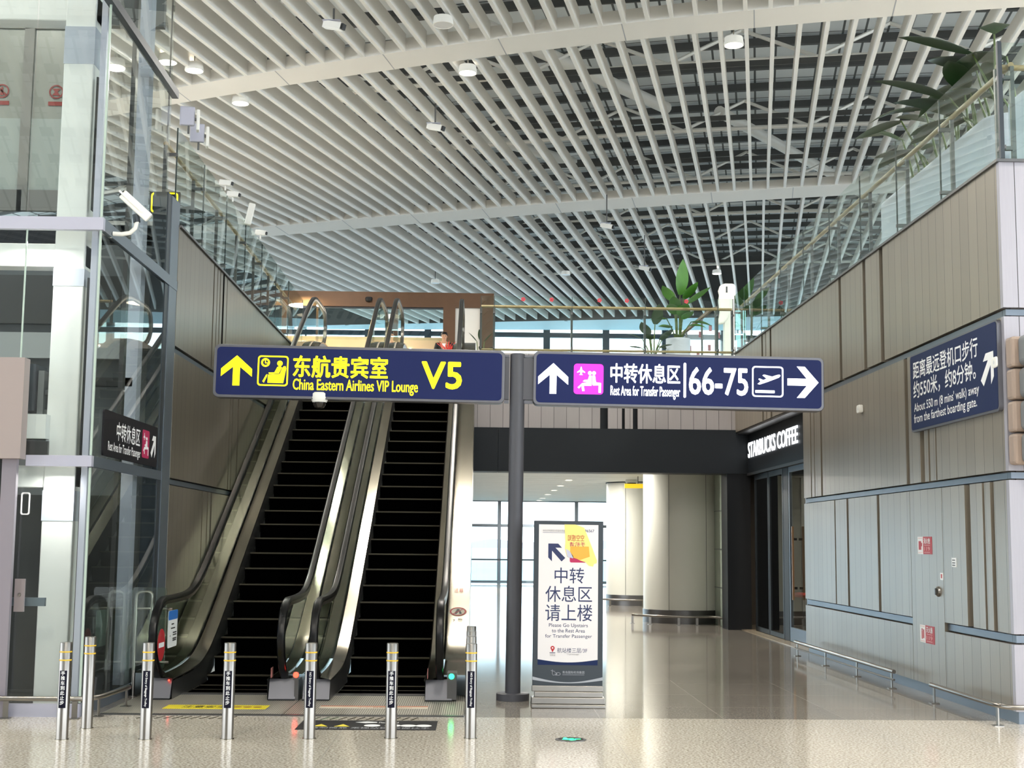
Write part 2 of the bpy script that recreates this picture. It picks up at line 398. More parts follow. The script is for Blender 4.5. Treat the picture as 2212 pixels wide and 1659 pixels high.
# left wall, X = -3.73 beside the escalators
r = MB(); LX = -3.73
slots_box(r, LX, LX - .09, 16.6, 28.5, .12, 2.33, [(18.6, .05), (18.95, .05), (19.2, .10)])
slots_box(r, LX, LX - .09, 16.6, 28.5, 2.42, 3.94, [(20.4, .05), (20.62, .04), (21.1, .1)])
slots_box(r, LX, LX - .09, 16.6, 28.5, 4.03, 5.5, [(18.87, .07), (19.12, .04), (19.33, .05), (19.58, .12), (19.86, .04)])
r.box(LX - .09, LX - .3, 16.6, 28.5, 0, 5.5, 1)
for z0, z1 in ((2.345, 2.405), (3.955, 4.015), (0, .12)): r.box(LX - .035, LX - .1, 16.6, 28.5, z0, z1, 2)
r.box(LX + .03, LX - .15, 16.6, 28.5, 5.5, 5.53, 3)
st(r.build('wall_left', [PANEL_L, RECESS, ALU, STEEL_D]))
# upper floor slabs
UF = mat('upper_floor_stone', '#d6d2ca', .3)
st(MB().box(-30, 30, 28.6, 86, 5.2, 5.5).build('floor_upper', UF))
st(MB().box(-.16, 5.2, 27.45, 28.6, 5.2, 5.5).build('floor_upper', UF))
st(MB().box(5.24, 30, 13.3, 28.6, 5.2, 5.5).build('floor_upper', UF))
st(MB().box(-30, LX - .1, 16.3, 28.6, 5.2, 5.5).build('floor_upper', UF))
st(MB().box(-30, 4, -18.3, -18, 0, 13).build('wall_rear', mat('rear_wall_grey', '#8d8a86', .6)))
# fascia over the passage
r = MB()
cur = -.2
for c, wd in ((2.50, .16), (2.89, .06), (3.13, .10), (20, 9)):
    x1 = min(c - wd / 2, 5.16); r.box(cur, x1, 27.3, 27.42, 3.97, 5.47); cur = c + wd / 2
    if x1 >= 5.15: break
r.box(-.2, 5.16, 27.42, 27.6, 3.97, 5.47, 1)
st(r.build('wall_back', [PANEL_F, NAVY_B]))
r = MB()
for a, b in ((-.2, .372), (.378, 5.52)): r.box(a, b, 27.27, 27.9, 3.09, 3.965)
st(r.build('trim_1', NAVY_B))
st(MB().box(4.97, 5.44, 27.3, 27.95, 0, 3.09).build('trim_2', NAVY_J))
# lower hall beyond the passage
cb = MB()
for i in range(24):
    y0 = 27.9 + i * 1.2; cb.box(-22, 5.6, y0, y0 + 1.14, 3.37, 3.45); cb.box(-22, 5.6, y0 + 1.14, y0 + 1.2, 3.41, 3.45, 1)
st(cb.build('ceiling_lower', [SOFFIT, FRAME_D]))
r = MB(); r.box(5.07, 5.3, 27.95, 29.4, 0, 3.37)
st(r.build('wall_side', GREENP))
r = MB()
for z in (.78, 1.58, 2.38): r.box(5.06, 5.08, 27.95, 29.4, z - .008, z + .008)
st(r.build('trim_3', FRAME_D))
st(MB().box(5.9, 6.1, 29.4, 56, 0, 3.37).build('wall_far_right', GREENP))
st(MB().box(5.3, 6.0, 29.3, 29.45, 0, 3.37).build('wall_far_right', GREENP))
st(MB().box(-22.2, -22, 28, 56, 0, 3.37).build('wall_far_left', SOFFIT))
def round_column(x, y, label):
    t = thing('round_column', label, 'column', (x, y, 0), 0, 'round cream columns of the passage')
    t['kind'] = 'structure'
    MB().lathe([(.85, .28), (.85, 3.36)], seg=48).build('shaft', COLUMN, t)
    MB().lathe([(.862, .0), (.862, .28), (.85, .285)], seg=48).build('kick_band', STEEL_D, t)
    j = MB()
    for a in (-62, -118, -20): an = math.radians(a); j.box(.853 * math.cos(an) - .003, .853 * math.cos(an) + .003, .853 * math.sin(an) - .003, .853 * math.sin(an) + .003, .28, 3.36)
    j.build('joint', FRAME_D, t)
    MB().lathe([(.87, 3.34), (.87, 3.368)], seg=48).build('collar', FRAME_D, t)
    return t
round_column(4.46, 29.95, 'nearer round cream column in the passage beside the dark jamb')
round_column(4.42, 38.2, 'farther round cream column in the passage next to the bright windows')
# far window wall of the lower hall
r = MB(); gw = MB()
mx = [-21.2 + 3.15 * i for i in range(9)] 
for x in mx: r.box(x - .07, x + .07, 55.9, 56.12, 0, 3.37)
for z, h in ((2.30, .12), (.04, .10), (3.33, .08)): r.box(-22, 6, 55.92, 56.1, z, z + h)
st(r.build('window_1', ALU))
gw.box(-22, 6, 56.0, 56.012, .1, 3.35)
st(gw.build('window_1', GL_W))

# upper end wall: windows, blue soffit
r = MB(); g2 = MB()
UY = 82.
for i in range(26): x = -32 + 3.6 * i; r.box(x - .2, x + .2, UY - .3, UY + .1, 5.5, 15.2)
for z, h in ((14.05, .28), (12.0, .2)): r.box(-36, 62, UY - .25, UY + .05, z, z + h)
st(r.build('window_2', FRAME_D))
g2.box(-36, 62, UY, UY + .02, 5.5, 15.2); st(g2.build('window_2', GL_W))
# ---------------------------------------------------------------- roof: beams, slats, deck, trusses
TH = .2032
CT, SN = math.cos(TH), math.sin(TH)
def W(u, v, z): return (u * CT + v * SN, -u * SN + v * CT, z)
def z1(u): return -.0034 * u * u - .0386 * u + 10.897
def z2(u): return -.001 * u * u - .0107 * u + 11.901
def vb1(u): return 24 - .198 * u
def vb2(u): return 39.285 - .1406 * u
def cross_beam(name, vf, zf, dv, u0, u1, label):
    r = MB(); n = 60; ups = []
    for i in range(n + 1):
        u = u0 + (u1 - u0) * i / n; v = vf(u); z = zf(u)
        ups += [W(u, v, z), W(u, v + dv, z), W(u, v + dv, z + .26), W(u, v, z + .26)]
    fs = []
    for i in range(n):
        a, b = i * 4, i * 4 + 4
        for k in range(4): k2 = (k + 1) % 4; fs.append((a + k, a + k2, b + k2, b + k))
    r.add(ups, fs)
    j = MB()
    for i in range(12):
        u = u0 + 1.2 + i * 2.35
        if u < u1: j.bar(W(u, vf(u), zf(u) - .001), W(u, vf(u) + dv, zf(u) - .001), .02, .004)
    o = r.build(name, SLAT)
    tag(o, label, 'ceiling beam'); o['kind'] = 'structure'
    j.build('joint', G_INK, o)
    return o
cross_beam('ceiling_beam', lambda u: vb1(u) - .85, z1, .85, -20, 11, 'near white cross beam of the slatted ceiling')
cross_beam('ceiling_beam', vb2, z2, 1.25, -26, 22, 'far white cross beam of the slatted ceiling')
SW, SH = .075, .34
def slat(p, q, label, group):
    o = MB().bar(p, q, SW, SH).build('ceiling_baffle', SLAT)
    return tag(o, label, 'ceiling slat', group, 'thing')
H2 = SH / 2
for i in range(-9, 43):
    u = -12.061 + .4767 * i
    slat(W(u, vb1(u) - .02, z1(u) + H2 + .005), W(u, vb2(u) + .02, z2(u) + H2 + .005), 'white ceiling slat between the two cross beams', 'slats between the near and the far beam')
for i in range(-16, 44):
    u = -1.525 + .583 * (i - 15)
    zn = z2(u)
    slat(W(u, vb2(u) + 1.23, zn + H2 + .005), W(u, 70, zn + .049 * 29.8 + H2 - .0004 * (u * u) * 0), 'white ceiling slat beyond the far cross beam', 'slats beyond the far beam')
for i in range(-6, 40):
    u = -.58 + .431 * (i - 26)
    slat(W(u, -6, z1(u) - 1.5 + H2), W(u, vb1(u) - .83, z1(u) + H2 + .005), 'white ceiling slat in front of the near cross beam', 'slats in front of the near beam')
# blue soffit rising from the slat ends to the far windows, dark closing panel above the slat ends
r = MB(); U0, U1 = -34, 30
r.add([W(U0, 70.3, 13.32), W(U1, 70.3, 13.32), (W(U1, 70.3, 0)[0], UY + .4, 15.0), (W(U0, 70.3, 0)[0], UY + .4, 15.0)], [(0, 1, 2, 3)])
r.add([W(U0, 70.29, 13.3), W(U1, 70.29, 13.3), W(U1, 70.3, 19), W(U0, 70.3, 19)], [(0, 1, 2, 3)], 1)
for k in range(16): u = U0 + 4 * k; p0 = W(u, 70.4, 13.30); r.bar(p0, (p0[0] + 3.2, UY, 14.93), .05, .02, 1)
st(r.build('ceiling_soffit', [BLUE_SOF, PURL]))
# deck
def zd(u, v): return 14.0 + .055 * (v - 24) - .003 * u * u + .0
r = MB(); nu, nv = 24, 48
for a in range(nu + 1):
    for b in range(nv + 1):
        u = -34 + 64 * a / nu; v = -18 + 92 * b / nv; r.v.append(W(u, v, zd(u, v)))
for a in range(nu):
    for b in range(nv): k = a * (nv + 1) + b; r.f.append((k, k + 1, k + nv + 2, k + nv + 1)); r.m.append(0); r.s.append(True)
N = DECK.node_tree.nodes; L = DECK.node_tree.links
tc = N.new('ShaderNodeNewGeometry'); mp = N.new('ShaderNodeMapping'); mp.inputs['Rotation'].default_value = (0, 0, TH); br = N.new('ShaderNodeTexBrick'); br.offset = 0
br.inputs['Scale'].default_value = 1; br.inputs['Brick Width'].default_value = .55; br.inputs['Row Height'].default_value = 2.0; br.inputs['Mortar Size'].default_value = .03
br.inputs['Color1'].default_value = lin('#e4e9ea'); br.inputs['Color2'].default_value = lin('#d8dedf'); br.inputs['Mortar'].default_value = lin('#5c6060')
L.new(tc.outputs['Position'], mp.inputs[0]); L.new(mp.outputs[0], br.inputs['Vector']); L.new(br.outputs['Color'], N['Principled BSDF'].inputs['Base Color'])
st(r.build('ceiling', DECK))
for k in range(42):
    v = -13 + 2.05 * k; r = MB(); P = []
    for a in range(25): u = -30 + 56 * a / 24; P.append((u, zd(u, v) - .16))
    for a in range(24): r.bar(W(P[a][0], v, P[a][1]), W(P[a + 1][0], v, P[a + 1][1]), .14, .20)
    st(r.build('roof_beam', PURL))
for k in range(9):
    v = 12 + 6.4 * k; r = MB(); P = []
    for a in range(15): u = -26 + 48 * a / 14; P.append(Vector(W(u, v, zd(u, v) - 1.5))); 
    r.tube(P, .06, 8)
    Q = []
    for a in range(15): u = -26 + 48 * a / 14 + 1.7; Q.append(Vector(W(u, v + .7, zd(u, v) - .5)))
    for a in range(14):
        r.tube([P[a], Q[a]], .045, 6); r.tube([Q[a], P[a + 1]], .045, 6)
    st(r.build('roof_truss', PIPE))
for u0, u1, va, vbb in ((-2, 5.0, 14, 30), (1.5, 9.0, 14, 30), (4.5, 10.5, 24, 40), (-9, -2.5, 22, 38), (-14, -6, 26, 44), (7, 14, 38, 56), (-1, 6, 38, 56), (3.2, 12.0, 17, 36)):
    # long leaning roof tubes
    st(MB().tube([W(u0, va, zd(u0, va) - .9), W(u1, vbb, zd(u1, vbb) - .7)], .17, 12).build('roof_tube', PIPE))
for k in range(10):
    v = 16 + 4.3 * k; r = MB()
    r.bar(W(-24, v, z1(0) + .9 + .04 * (v - 24)), W(20, v, z1(0) + .9 + .04 * (v - 24)), .05, .12)
    st(r.build('roof_rail', PURL))

# ---------------------------------------------------------------- ceiling lamps
def ceiling_lamp(x, y, z, label, lit=True, power=150, stem=.5):
    t = thing('ceiling_lamp', label, 'lamp', (x, y, z), 0, 'round downlights of the slatted ceiling')
    MB().lathe([(.10, .16), (.165, .15), (.185, .02), (.185, 0), (.165, 0), (.165, .012)], seg=32).build('housing', WHITE, t)
    MB().lathe([(.0, .006), (.165, .006)], seg=32).build('diffuser', LED if lit else LED_OFF, t)
    MB().cyl((0, 0, .15), (0, 0, .15 + stem), .012, 8).build('rod', PURL, t)
    if lit: lamp_area('bulb', (0, 0, -.03), .33, power, (1, .94, .84), parent=t)
    return t
ceiling_lamp(-5.69, 26.08, 10.82, 'lit round ceiling lamp just above the left end of the near cross beam')
ceiling_lamp(-6.13, 25.72, 10.85, 'lit round ceiling lamp seen through the lift glass at its upper edge')
ceiling_lamp(-5.15, 28.19, 10.86, 'lit round ceiling lamp just below the left end of the near cross beam')
ceiling_lamp(-.32, 25.94, 10.82, 'lit round ceiling lamp under the middle of the near cross beam')
ceiling_lamp(-.73, 23.2, 10.72, 'unlit round ceiling lamp above the middle of the near cross beam', lit=False)
ceiling_lamp(4.58, 24.08, 10.78, 'lit round ceiling lamp hanging among the slats near the right planter')
ceiling_lamp(9.3, 52.9, 12.3, 'lit round ceiling lamp far off above the white kiosk')
ceiling_lamp(3.38, 53.8, 12.35, 'unlit round ceiling lamp far off above the glass railing', lit=False)
ceiling_lamp(-1.91, 55.7, 12.3, 'unlit round ceiling lamp far off above the bronze lobby header', lit=False)
for x, y in ((-7, 10), (0, 9), (7, 10), (-3.5, 3), (3.5, 3), (-10, 18), (11, 18), (-3.5, -6), (3.5, -6)):  # unseen lamps added to brighten the hall
    ceiling_lamp(x, y, 10.6 + max(0, (y - 24) * .06), 'added round ceiling lamp out of view over the front part of the hall', lit=True, power=300)

def hanging_camera(x, y, z, drop, label, kind=0):
    t = thing('hanging_camera', label, 'camera', (x, y, z), 0, 'cameras hanging from the ceiling')
    MB().cyl((0, 0, .08), (0, 0, drop), .018, 8).build('rod', STEEL_D, t)
    b = MB().bar((-.16, .05, .05), (.16, -.12, -.05), .13, .13); b.build('body', WHITE, t, bev=.01)
    MB().bar((.16, -.12, -.05), (.20, -.14, -.063), .10, .10).build('lens', BLACK, t)
    MB().box(-.19, .12, -.07, .07, .085, .10).build('sun_shield', ALU_L, t)
hanging_camera(-2.62, 22.9, 10.55, .32, 'white camera hanging from the slats above the near cross beam')
hanging_camera(-1.06, 29.3, 10.75, .55, 'small camera hanging on a rod between the two cross beams')
hanging_camera(3.65, 39.1, 10.9, .95, 'camera hanging on a rod just below the far cross beam')
hanging_camera(5.5, 45.2, 10.9, 1.15, 'camera hanging on a rod above the tall potted plant')

# ---------------------------------------------------------------- escalators
def sp(x, k=.07): return x if x / k > 30 else k * math.log(1 + math.exp(x / k))
TAN = .516
def nos(y): return 5.5 - sp(5.5 - sp(TAN * (y - 16.5)))
def nos_s(y, k=.16): return 5.5 - sp(5.5 - sp(TAN * (y - 16.5), k), k)
def rng(a, b, n): return [a + (b - a) * i / n for i in range(n + 1)]
YD = rng(14.74, 16.1, 5) + rng(16.2, 17.0, 14)[0:] + rng(17.4, 26.6, 22) + rng(26.7, 27.8, 14) + rng(28, 29.2, 5)
def deck_z(y): return nos_s(y) + .25
def hand_path():
    P = []
    # front loop from the brush up to the level run
    for a in rng(-62, 0, 6): pass
    lo = [(14.98, .20), (14.80, .25), (14.63, .36), (14.52, .50), (14.475, .64), (14.50, .78), (14.60, .92), (14.75, 1.01), (14.93, 1.045)]
    P += lo
    for y in rng(15.2, 16.0, 3) + rng(16.1, 17.2, 14) + rng(17.6, 26.4, 20) + rng(26.6, 28.0, 16) + [28.5]: P.append((y, nos_s(y, .12) + 1.045 + .05 * min(1, max(0, (y - 17) / 8))))
    zt = P[-1][1]
    P += [(28.9, zt - .005), (29.1, zt - .05), (29.25, zt - .16), (29.32, zt - .32), (29.30, zt - .48), (29.2, zt - .62), (29.05, zt - .74), (28.85, zt - .82)]
    return P
HP = hand_path()
def sweep(mb, path, x, prof, mi=0, closed=True):
    vs = []; n = len(path); m = len(prof)
    for i, (y, z) in enumerate(path):
        a = path[max(0, i - 1)]; b = path[min(n - 1, i + 1)]; t = Vector((b[0] - a[0], b[1] - a[1])).normalized(); nn = Vector((-t.y, t.x))
        for dx, dn in prof: vs.append((x + dx, y + nn.x * dn, z + nn.y * dn))
    fs = []
    for i in range(n - 1):
        for k in range(m if closed else m - 1): k2 = (k + 1) % m; fs.append((i * m + k, i * m + k2, (i + 1) * m + k2, (i + 1) * m + k))
    if closed: fs += [tuple(range(m)), tuple((n - 1) * m + k for k in range(m))]
    return mb.add(vs, fs, mi, True)
HPROF = [(-.042, -.018), (-.042, .008), (-.03, .024), (0, .028), (.03, .024), (.042, .008), (.042, -.018), (.02, -.024), (-.02, -.024)]
HTRIM = [(-.034, -.058), (-.034, -.022), (.034, -.022), (.034, -.058)]
def strip(mb, x0, x1, z0f, z1f, ys, th=0, mi=0):
    """band over ys between (x0,z0f) and (x1,z1f)"""
    vs = []
    for y in ys: vs += [(x0, y, z0f(y)), (x1, y, z1f(y))]
    return mb.add(vs, [(2 * i, 2 * i + 1, 2 * i + 3, 2 * i + 2) for i in range(len(ys) - 1)], mi, True)
def glass_outline():
    top = [(y, z - .03) for y, z in HP if z > .3]
    inset = []
    for i, (y, z) in enumerate(HP):
        a = HP[max(0, i - 1)]; b = HP[min(len(HP) - 1, i + 1)]; t = Vector((b[0] - a[0], b[1] - a[1])).normalized(); nn = Vector((-t.y, t.x))
        q = (y - nn.x * .045, z - nn.y * .045)
        if q[1] > deck_z(q[0]) + .005: inset.append(q)
    bot = [(y, deck_z(y) + .002) for y in YD if inset[0][0] < y < inset[-1][0]]
    return inset, bot
def escalator(cx, label, out_side, hl, hr):
    """cx step centre; hl/hr handrail x; out_side -1/+1 marks the outer end"""
    t = thing('escalator', label, 'escalator', (0, 0, 0))
    xs = (cx - .5, cx + .5); step0 = None
    # steps
    ys = [15.36, 15.78, 16.2] + [16.62 + .4 * i for i in range(29)]
    for y in ys:
        z = nos(y)
        if step0 is None:
            b = MB(); b.box(-.497, .497, -.002, .41, -.03, 0, 0); b.box(-.497, .497, -.006, .02, -.018, .0015, 1)
            V = [];
            for k in range(5): V += [(-.497, .03 + .05 * (k / 4) ** 2, -.03 - .22 * k / 4), (.497, .03 + .05 * (k / 4) ** 2, -.03 - .22 * k / 4)]
            b.add(V, [(2 * k, 2 * k + 1, 2 * k + 3, 2 * k + 2) for k in range(4)], 0, True)
            step0 = b.build('step', [STEP, STEP_E], t); o = step0
        else: o = step0.copy(); COL.objects.link(o)
        o.location = (cx, y, z)
    for sd, hx, xe in ((-1, hl, xs[0]), (1, hr, xs[1])):
        sweep(MB(), HP, hx, HPROF).build('handrail', RUBBER, t)
        sweep(MB(), HP, hx, HTRIM).build('handrail_trim', STEEL, t)
        ins, bot = glass_outline()
        g = MB(); pts = ins + list(reversed(bot))
        g.prism(pts, lambda a, b, tt: (tt, a, b), hx - .006, hx + .006); g.build('glass_balustrade', GL_E, t)
        d = MB()
        strip(d, xe, hx - sd * .02, lambda y: deck_z(y) - .03, deck_z, YD)
        d.build('inner_deck', STEEL_S, t)
        s = MB()
        strip(s, xe, xe, lambda y: max(.004, nos_s(y) - .14), lambda y: deck_z(y) - .03, YD)
        strip(s, xe + sd * .0, xe - sd * .012, lambda y: deck_z(y) - .055, lambda y: deck_z(y) - .03, YD, mi=1)
        s.build('skirt', [STEEL_D, STEEL_S], t)
        MB().box(hx - .03, hx + .03, 14.9, 15.06, .10, .24).lathe([(.0, .05), (.07, .04), (.085, 0), (.07, -.05), (.0, -.06)], (hx, 14.93, .2), 14).build('brush', BRUSH, t)
        b = MB(); o2 = hx + sd * .13; i2 = hx - sd * .15; x0, x1 = sorted((o2, i2))
        b.prism([(14.70, .0), (15.02, .0), (15.02, .22), (14.80, .22), (14.76, .13)], lambda a, c, tt: (tt, a, c), x0, x1)
        nb = b.build('newel_base', SIGN_FR, t)
        MB().box(x0, x1, 14.69, 15.02, 0, .02).build('base_trim', BLACK, nb)
    # outer decks and cladding
    return t
EL, ER = -2.705, -1.045
HLL, HLR, HRL, HRR = -3.37, -2.04, -1.70, -.39
e1 = escalator(EL, 'left escalator beside the brown panelled wall', -1, HLL, HLR)
e2 = escalator(ER, 'right escalator next to the open passage', 1, HRL, HRR)
YDo = [y for y in YD if y >= 14.95]
def outer(t, x0, x1, name='outer_deck', bend=0):
    d = MB(); strip(d, x0, x1, deck_z, deck_z, YDo); return d.build(name, STEEL_S, t)
outer(e1, HLL - .02, -3.70); outer(e1, HLR + .02, -1.876); outer(e2, HRL - .02, -1.864); outer(e2, HRR + .02, -.10)
for t, xa, xb in ((e1, -3.70, -3.69), (e2, -.11, -.10)):
    c = MB(); V = []
    for y in YDo: V += [(xb, y, max(0., nos_s(y) - 1.0)), (xb, y, deck_z(y))]
    c.add(V, [(2 * i, 2 * i + 1, 2 * i + 3, 2 * i + 2) for i in range(len(YDo) - 1)], 0, True)
    V = [];
    c.build('side_cladding', STEEL, t)
for t, xa, xb in ((e1, -3.69, -1.88), (e2, -1.86, -.105)):
    c = MB(); V = []
    YS = [y for y in YDo if nos_s(y) > 1.0]
    for y in YS: V += [(xa, y, nos_s(y) - 1.0), (xb, y, nos_s(y) - 1.0)]
    c.add(V, [(2 * i, 2 * i + 1, 2 * i + 3, 2 * i + 2) for i in range(len(YS) - 1)]); c.build('soffit', SOFFIT, t)
b = MB(); b.box(-1.92, -1.877, 14.72, 15.0, .0, .22); b.build('middle_base', STEEL_D, e1)
MB().lathe([(0, .012), (.026, .010), (.03, 0)], (-1.905, 14.715, .27), 16, axis='Y').build('stop_lamp', RED_LED, e1)
MB().box(-1.935, -1.877, 14.716, 14.74, .215, .30).build('lamp_bracket', STEEL_D, e1)
MB().box(-.31, -.21, 14.716, 15.0, .02, .30).build('lamp_bracket', STEEL_D, e2)
MB().lathe([(0, .012), (.026, .010), (.03, 0)], (-.265, 14.715, .265), 16, axis='Y').build('go_lamp', GREEN_LED, e2)
MB().lathe([(0, .010), (.009, .008), (.010, 0)], (-3.245, 14.76, .20), 12, axis='Y').build('red_button', RED_LED, e1)
COMB = stripes('ribbed_plate', '#b5b0a4', '#6e6a62', 'X', .022, .4, .5, .5)
for t, x0, x1 in ((e1, -3.62, -1.873), (e2, -1.867, -.12)):
    MB().box(x0, x1, 13.48, 15.30, .0, .006).build('landing_plate', COMB, t)
    MB().box(x0, x1, 13.47, 13.56, .0, .008).build('plate_edge', STEEL_D, t)
MB().box(EL - .5, EL + .5, 15.2, 15.33, .006, .016).build('comb', STEEL_D, e1)
MB().box(ER - .5, ER + .5, 15.2, 15.33, .006, .016).build('comb', STEEL_D, e2)
# stickers on the glass of the left escalator
def sticker(name, parent, m, x, y0, y1, z0, z1, fn=None):
    return MB().box(x - .002, x, y0, y1, z0, z1).build(name, m, parent)
s1 = MB().prism(rrect(15.15, .50, 15.60, .90, .03), lambda a, b, tt: (HLL + .008 + tt, a, b), 0, .002).build('notice_sticker', [W_INK], e1); s1['label'] = 'white and blue notice sticker on the glass'
MB().prism(rrect(15.15, .80, 15.60, .90, .03), lambda a, b, tt: (HLL + .010 + tt, a, b), 0, .002).build('blue_header', mat('sticker_blue', '#2f74c8', .5), s1)
k = MB()
for i, (a, b, z) in enumerate(((15.3, 15.42, .745), (15.28, 15.48, .70), (15.38, 15.56, .65), (15.38, 15.56, .625), (15.38, 15.56, .585), (15.38, 15.55, .565), (15.24, 15.26, .62))): k.box(HLL + .0115, HLL + .0125, a, b, z, z + .014)
k.build('print', K_INK, s1)
s2 = MB().prism(circ(14.85, .56, .17, 28), lambda a, b, tt: (HLL + .008 + tt, a, b), 0, .002).build('no_entry_sticker', R_INK, e1); s2['label'] = 'round red no-entry sticker on the glass'
MB().box(HLL + .011, HLL + .0125, 14.73, 14.97, .535, .585).build('white_bar', W_INK, s2)
for hx, t in ((HLR, e1), (HRR, e2)):
    MB().prism(rrect(14.72, .235, 14.86, .34, .01), lambda a, b, tt: (hx - .13 + tt, a, b), 0, .003).build('warning_sticker', mat('pink_sticker', '#d98a86', .5), t)
# stickers on the right-hand outer deck
p = MB(); flat(p, circ(0, 0, .11, 28), 0, .001); k = p.build('deck_sticker', mat('cream_sticker', '#d8cbb8', .5), e2); k['label'] = 'round no-climbing sticker'
k.location = (-.245, 17.55, deck_z(17.55) + .004); k.rotation_euler = (math.atan(TAN) - math.pi / 2, 0, 0)
p = MB(); ring(p, circ(0, 0, .105, 28), circ(0, 0, .085, 28), -.002); flat(p, xf([(0, .06), (.06, 0), (1, .94), (.94, 1)], (-.07, -.07, .07, .07))); p.build('red_ring', R_INK, k)
p = MB(); flat(p, circ(.0, .045, .02, 12), -.001); flat(p, [(-.05, -.05), (-.02, -.06), (.02, .03), (-.02, .03)], -.001); flat(p, [(.02, -.06), (.05, -.05), (.03, .02), (.01, .0)], -.001); p.build('figure', K_INK, k)
text('请勿倚靠扶梯 禁止攀爬', (.0, -.86, .06, -.16), k, K_INK, rot90=True); text('No climbing', (-.07, -.7, -.035, -.2), k, K_INK, rot90=True)
text('注意', (-.06, .5, .06, .6), k, R_INK)

# floor markings in front of the escalators
def floor_mark(name, label, cat, x0, x1, y0, y1, z, m):
    t = MB().box(x0, x1, y0, y1, z, z + .003).build(name, m); return tag(t, label, cat)
def flat_text(body, x0, y0, x1, y1, z, parent, m, **kw):
    o = text(body, (x0, y0, x1, y1), parent, m, y=-z, **kw); o.rotation_euler = (-math.pi / 2, 0, 0); return o
def ftext(body, x0, y0, x1, y1, z, parent, m):
    """lettering lying on the floor, read from the camera"""
    o = text(body, (x0, y0, x1, y1), None, m, y=0)
    me = o.data
    for v in me.vertices: v.co = Vector((v.co.x, v.co.z, z))
    me.flip_normals(); me.update(); o.parent = parent
    return o
fm = floor_mark('floor_sticker', 'yellow warning strip on the metal plate before the left escalator', 'floor sticker', -3.12, -2.10, 13.93, 14.24, .0065, YFLOOR)
ftext('注意安全', -2.95, 13.99, -2.50, 14.18, .0105, fm, K_INK); 
k = MB()
for cx in (-2.4, -2.3, -2.2): k.prism(circ(cx, 14.08, .045, 16), lambda a, b, tt: (a, b, tt), .0095, .0105)
k.build('pictograms', mat('orange_brown_ink', '#9a6a1c', .5), fm)
fm = floor_mark('floor_sticker', 'white and orange strip on the metal plate before the right escalator', 'floor sticker', -1.58, -.49, 14.05, 14.24, .0065, mat('cream_sticker', '#d8cbb8', .5))
MB().box(-1.58, -.49, 14.19, 14.24, .0095, .0105).build('orange_band', mat('rust_orange', '#c8673a', .5), fm)
ftext('小心台阶 Caution', -1.2, 14.07, -.65, 14.16, .0105, fm, mat('rust_red_ink', '#a84a30', .5))
fm = floor_mark('floor_mat', 'black strip with white pictograms on the floor between the bollards', 'mat', -1.62, -.36, 12.52, 13.15, .0005, SIGN_K)
k = MB()
for cx in (-.95, -.76, -.62, -.48): k.prism(circ(cx, 12.80, .075, 20), lambda a, b, tt: (a, b, tt), .0035, .0045)
k.prism([(-1.12, 13.02), (-1.02, 12.96), (-.92, 13.0), (-.92, 13.04), (-1.02, 13.08)], lambda a, b, tt: (a, b, tt), .0035, .0045)
k.build('white_symbols', W_INK, fm)
k = MB()
for cx in (-1.42, -1.22): k.prism([(cx - .07, 12.72), (cx + .07, 12.72), (cx, 12.88)], lambda a, b, tt: (a, b, tt), .0035, .0045)
k.build('yellow_triangles', YFLOOR, fm)
ftext('请勿倚靠 乘梯站稳 紧握扶手', -1.5, 12.58, -.42, 12.68, .0045, fm, G_INK); ftext('Please hold', -.9, 12.96, -.72, 13.05, .0045, fm, W_INK)
# thin steel strips modelling the glints reflected in the floor
for x0, x1, lb in ((-3.2, -2.2, 'row of slanted pale strips modelling floor glints before the left escalator'), (-1.55, -.5, 'row of slanted pale strips modelling floor glints before the right escalator')):
    k = MB(); n = int((x1 - x0) / .085)
    for i in range(n): x = x0 + i * .085; k.bar((x, 13.2, .002), (x + .06, 13.40, .002), .012, .004)
    tag(k.build('glint_strips', STEEL_S), lb, 'floor glints', kind='stuff')
# floor exit light
t = thing('floor_exit_light', 'round green exit light set in the floor before the banner stand', 'floor light', (.816, 11.99, 0))
MB().lathe([(.135, 0), (.135, .004), (.11, .006)], seg=36).build('bezel', STEEL_D, t)
MB().lathe([(0, .0055), (.112, .0055)], seg=36).build('lens', BLACK, t)
k = MB(); F = lambda a, b, tt: (a, b, tt)
for P in ([(-.075, -.02), (-.03, -.035), (-.01, .0), (-.03, .03), (-.06, .01)], circ(-.045, .055, .016, 10), [(-.02, .02), (.02, .035), (.03, .02), (-.01, .0)], [(.035, -.015), (.035, .02), (.085, .0)], [(-.02, -.05), (.0, -.07), (.04, -.05), (.0, -.03)]): k.prism(P, F, .006, .008)
k.build('running_figure', GREEN_LED, t)

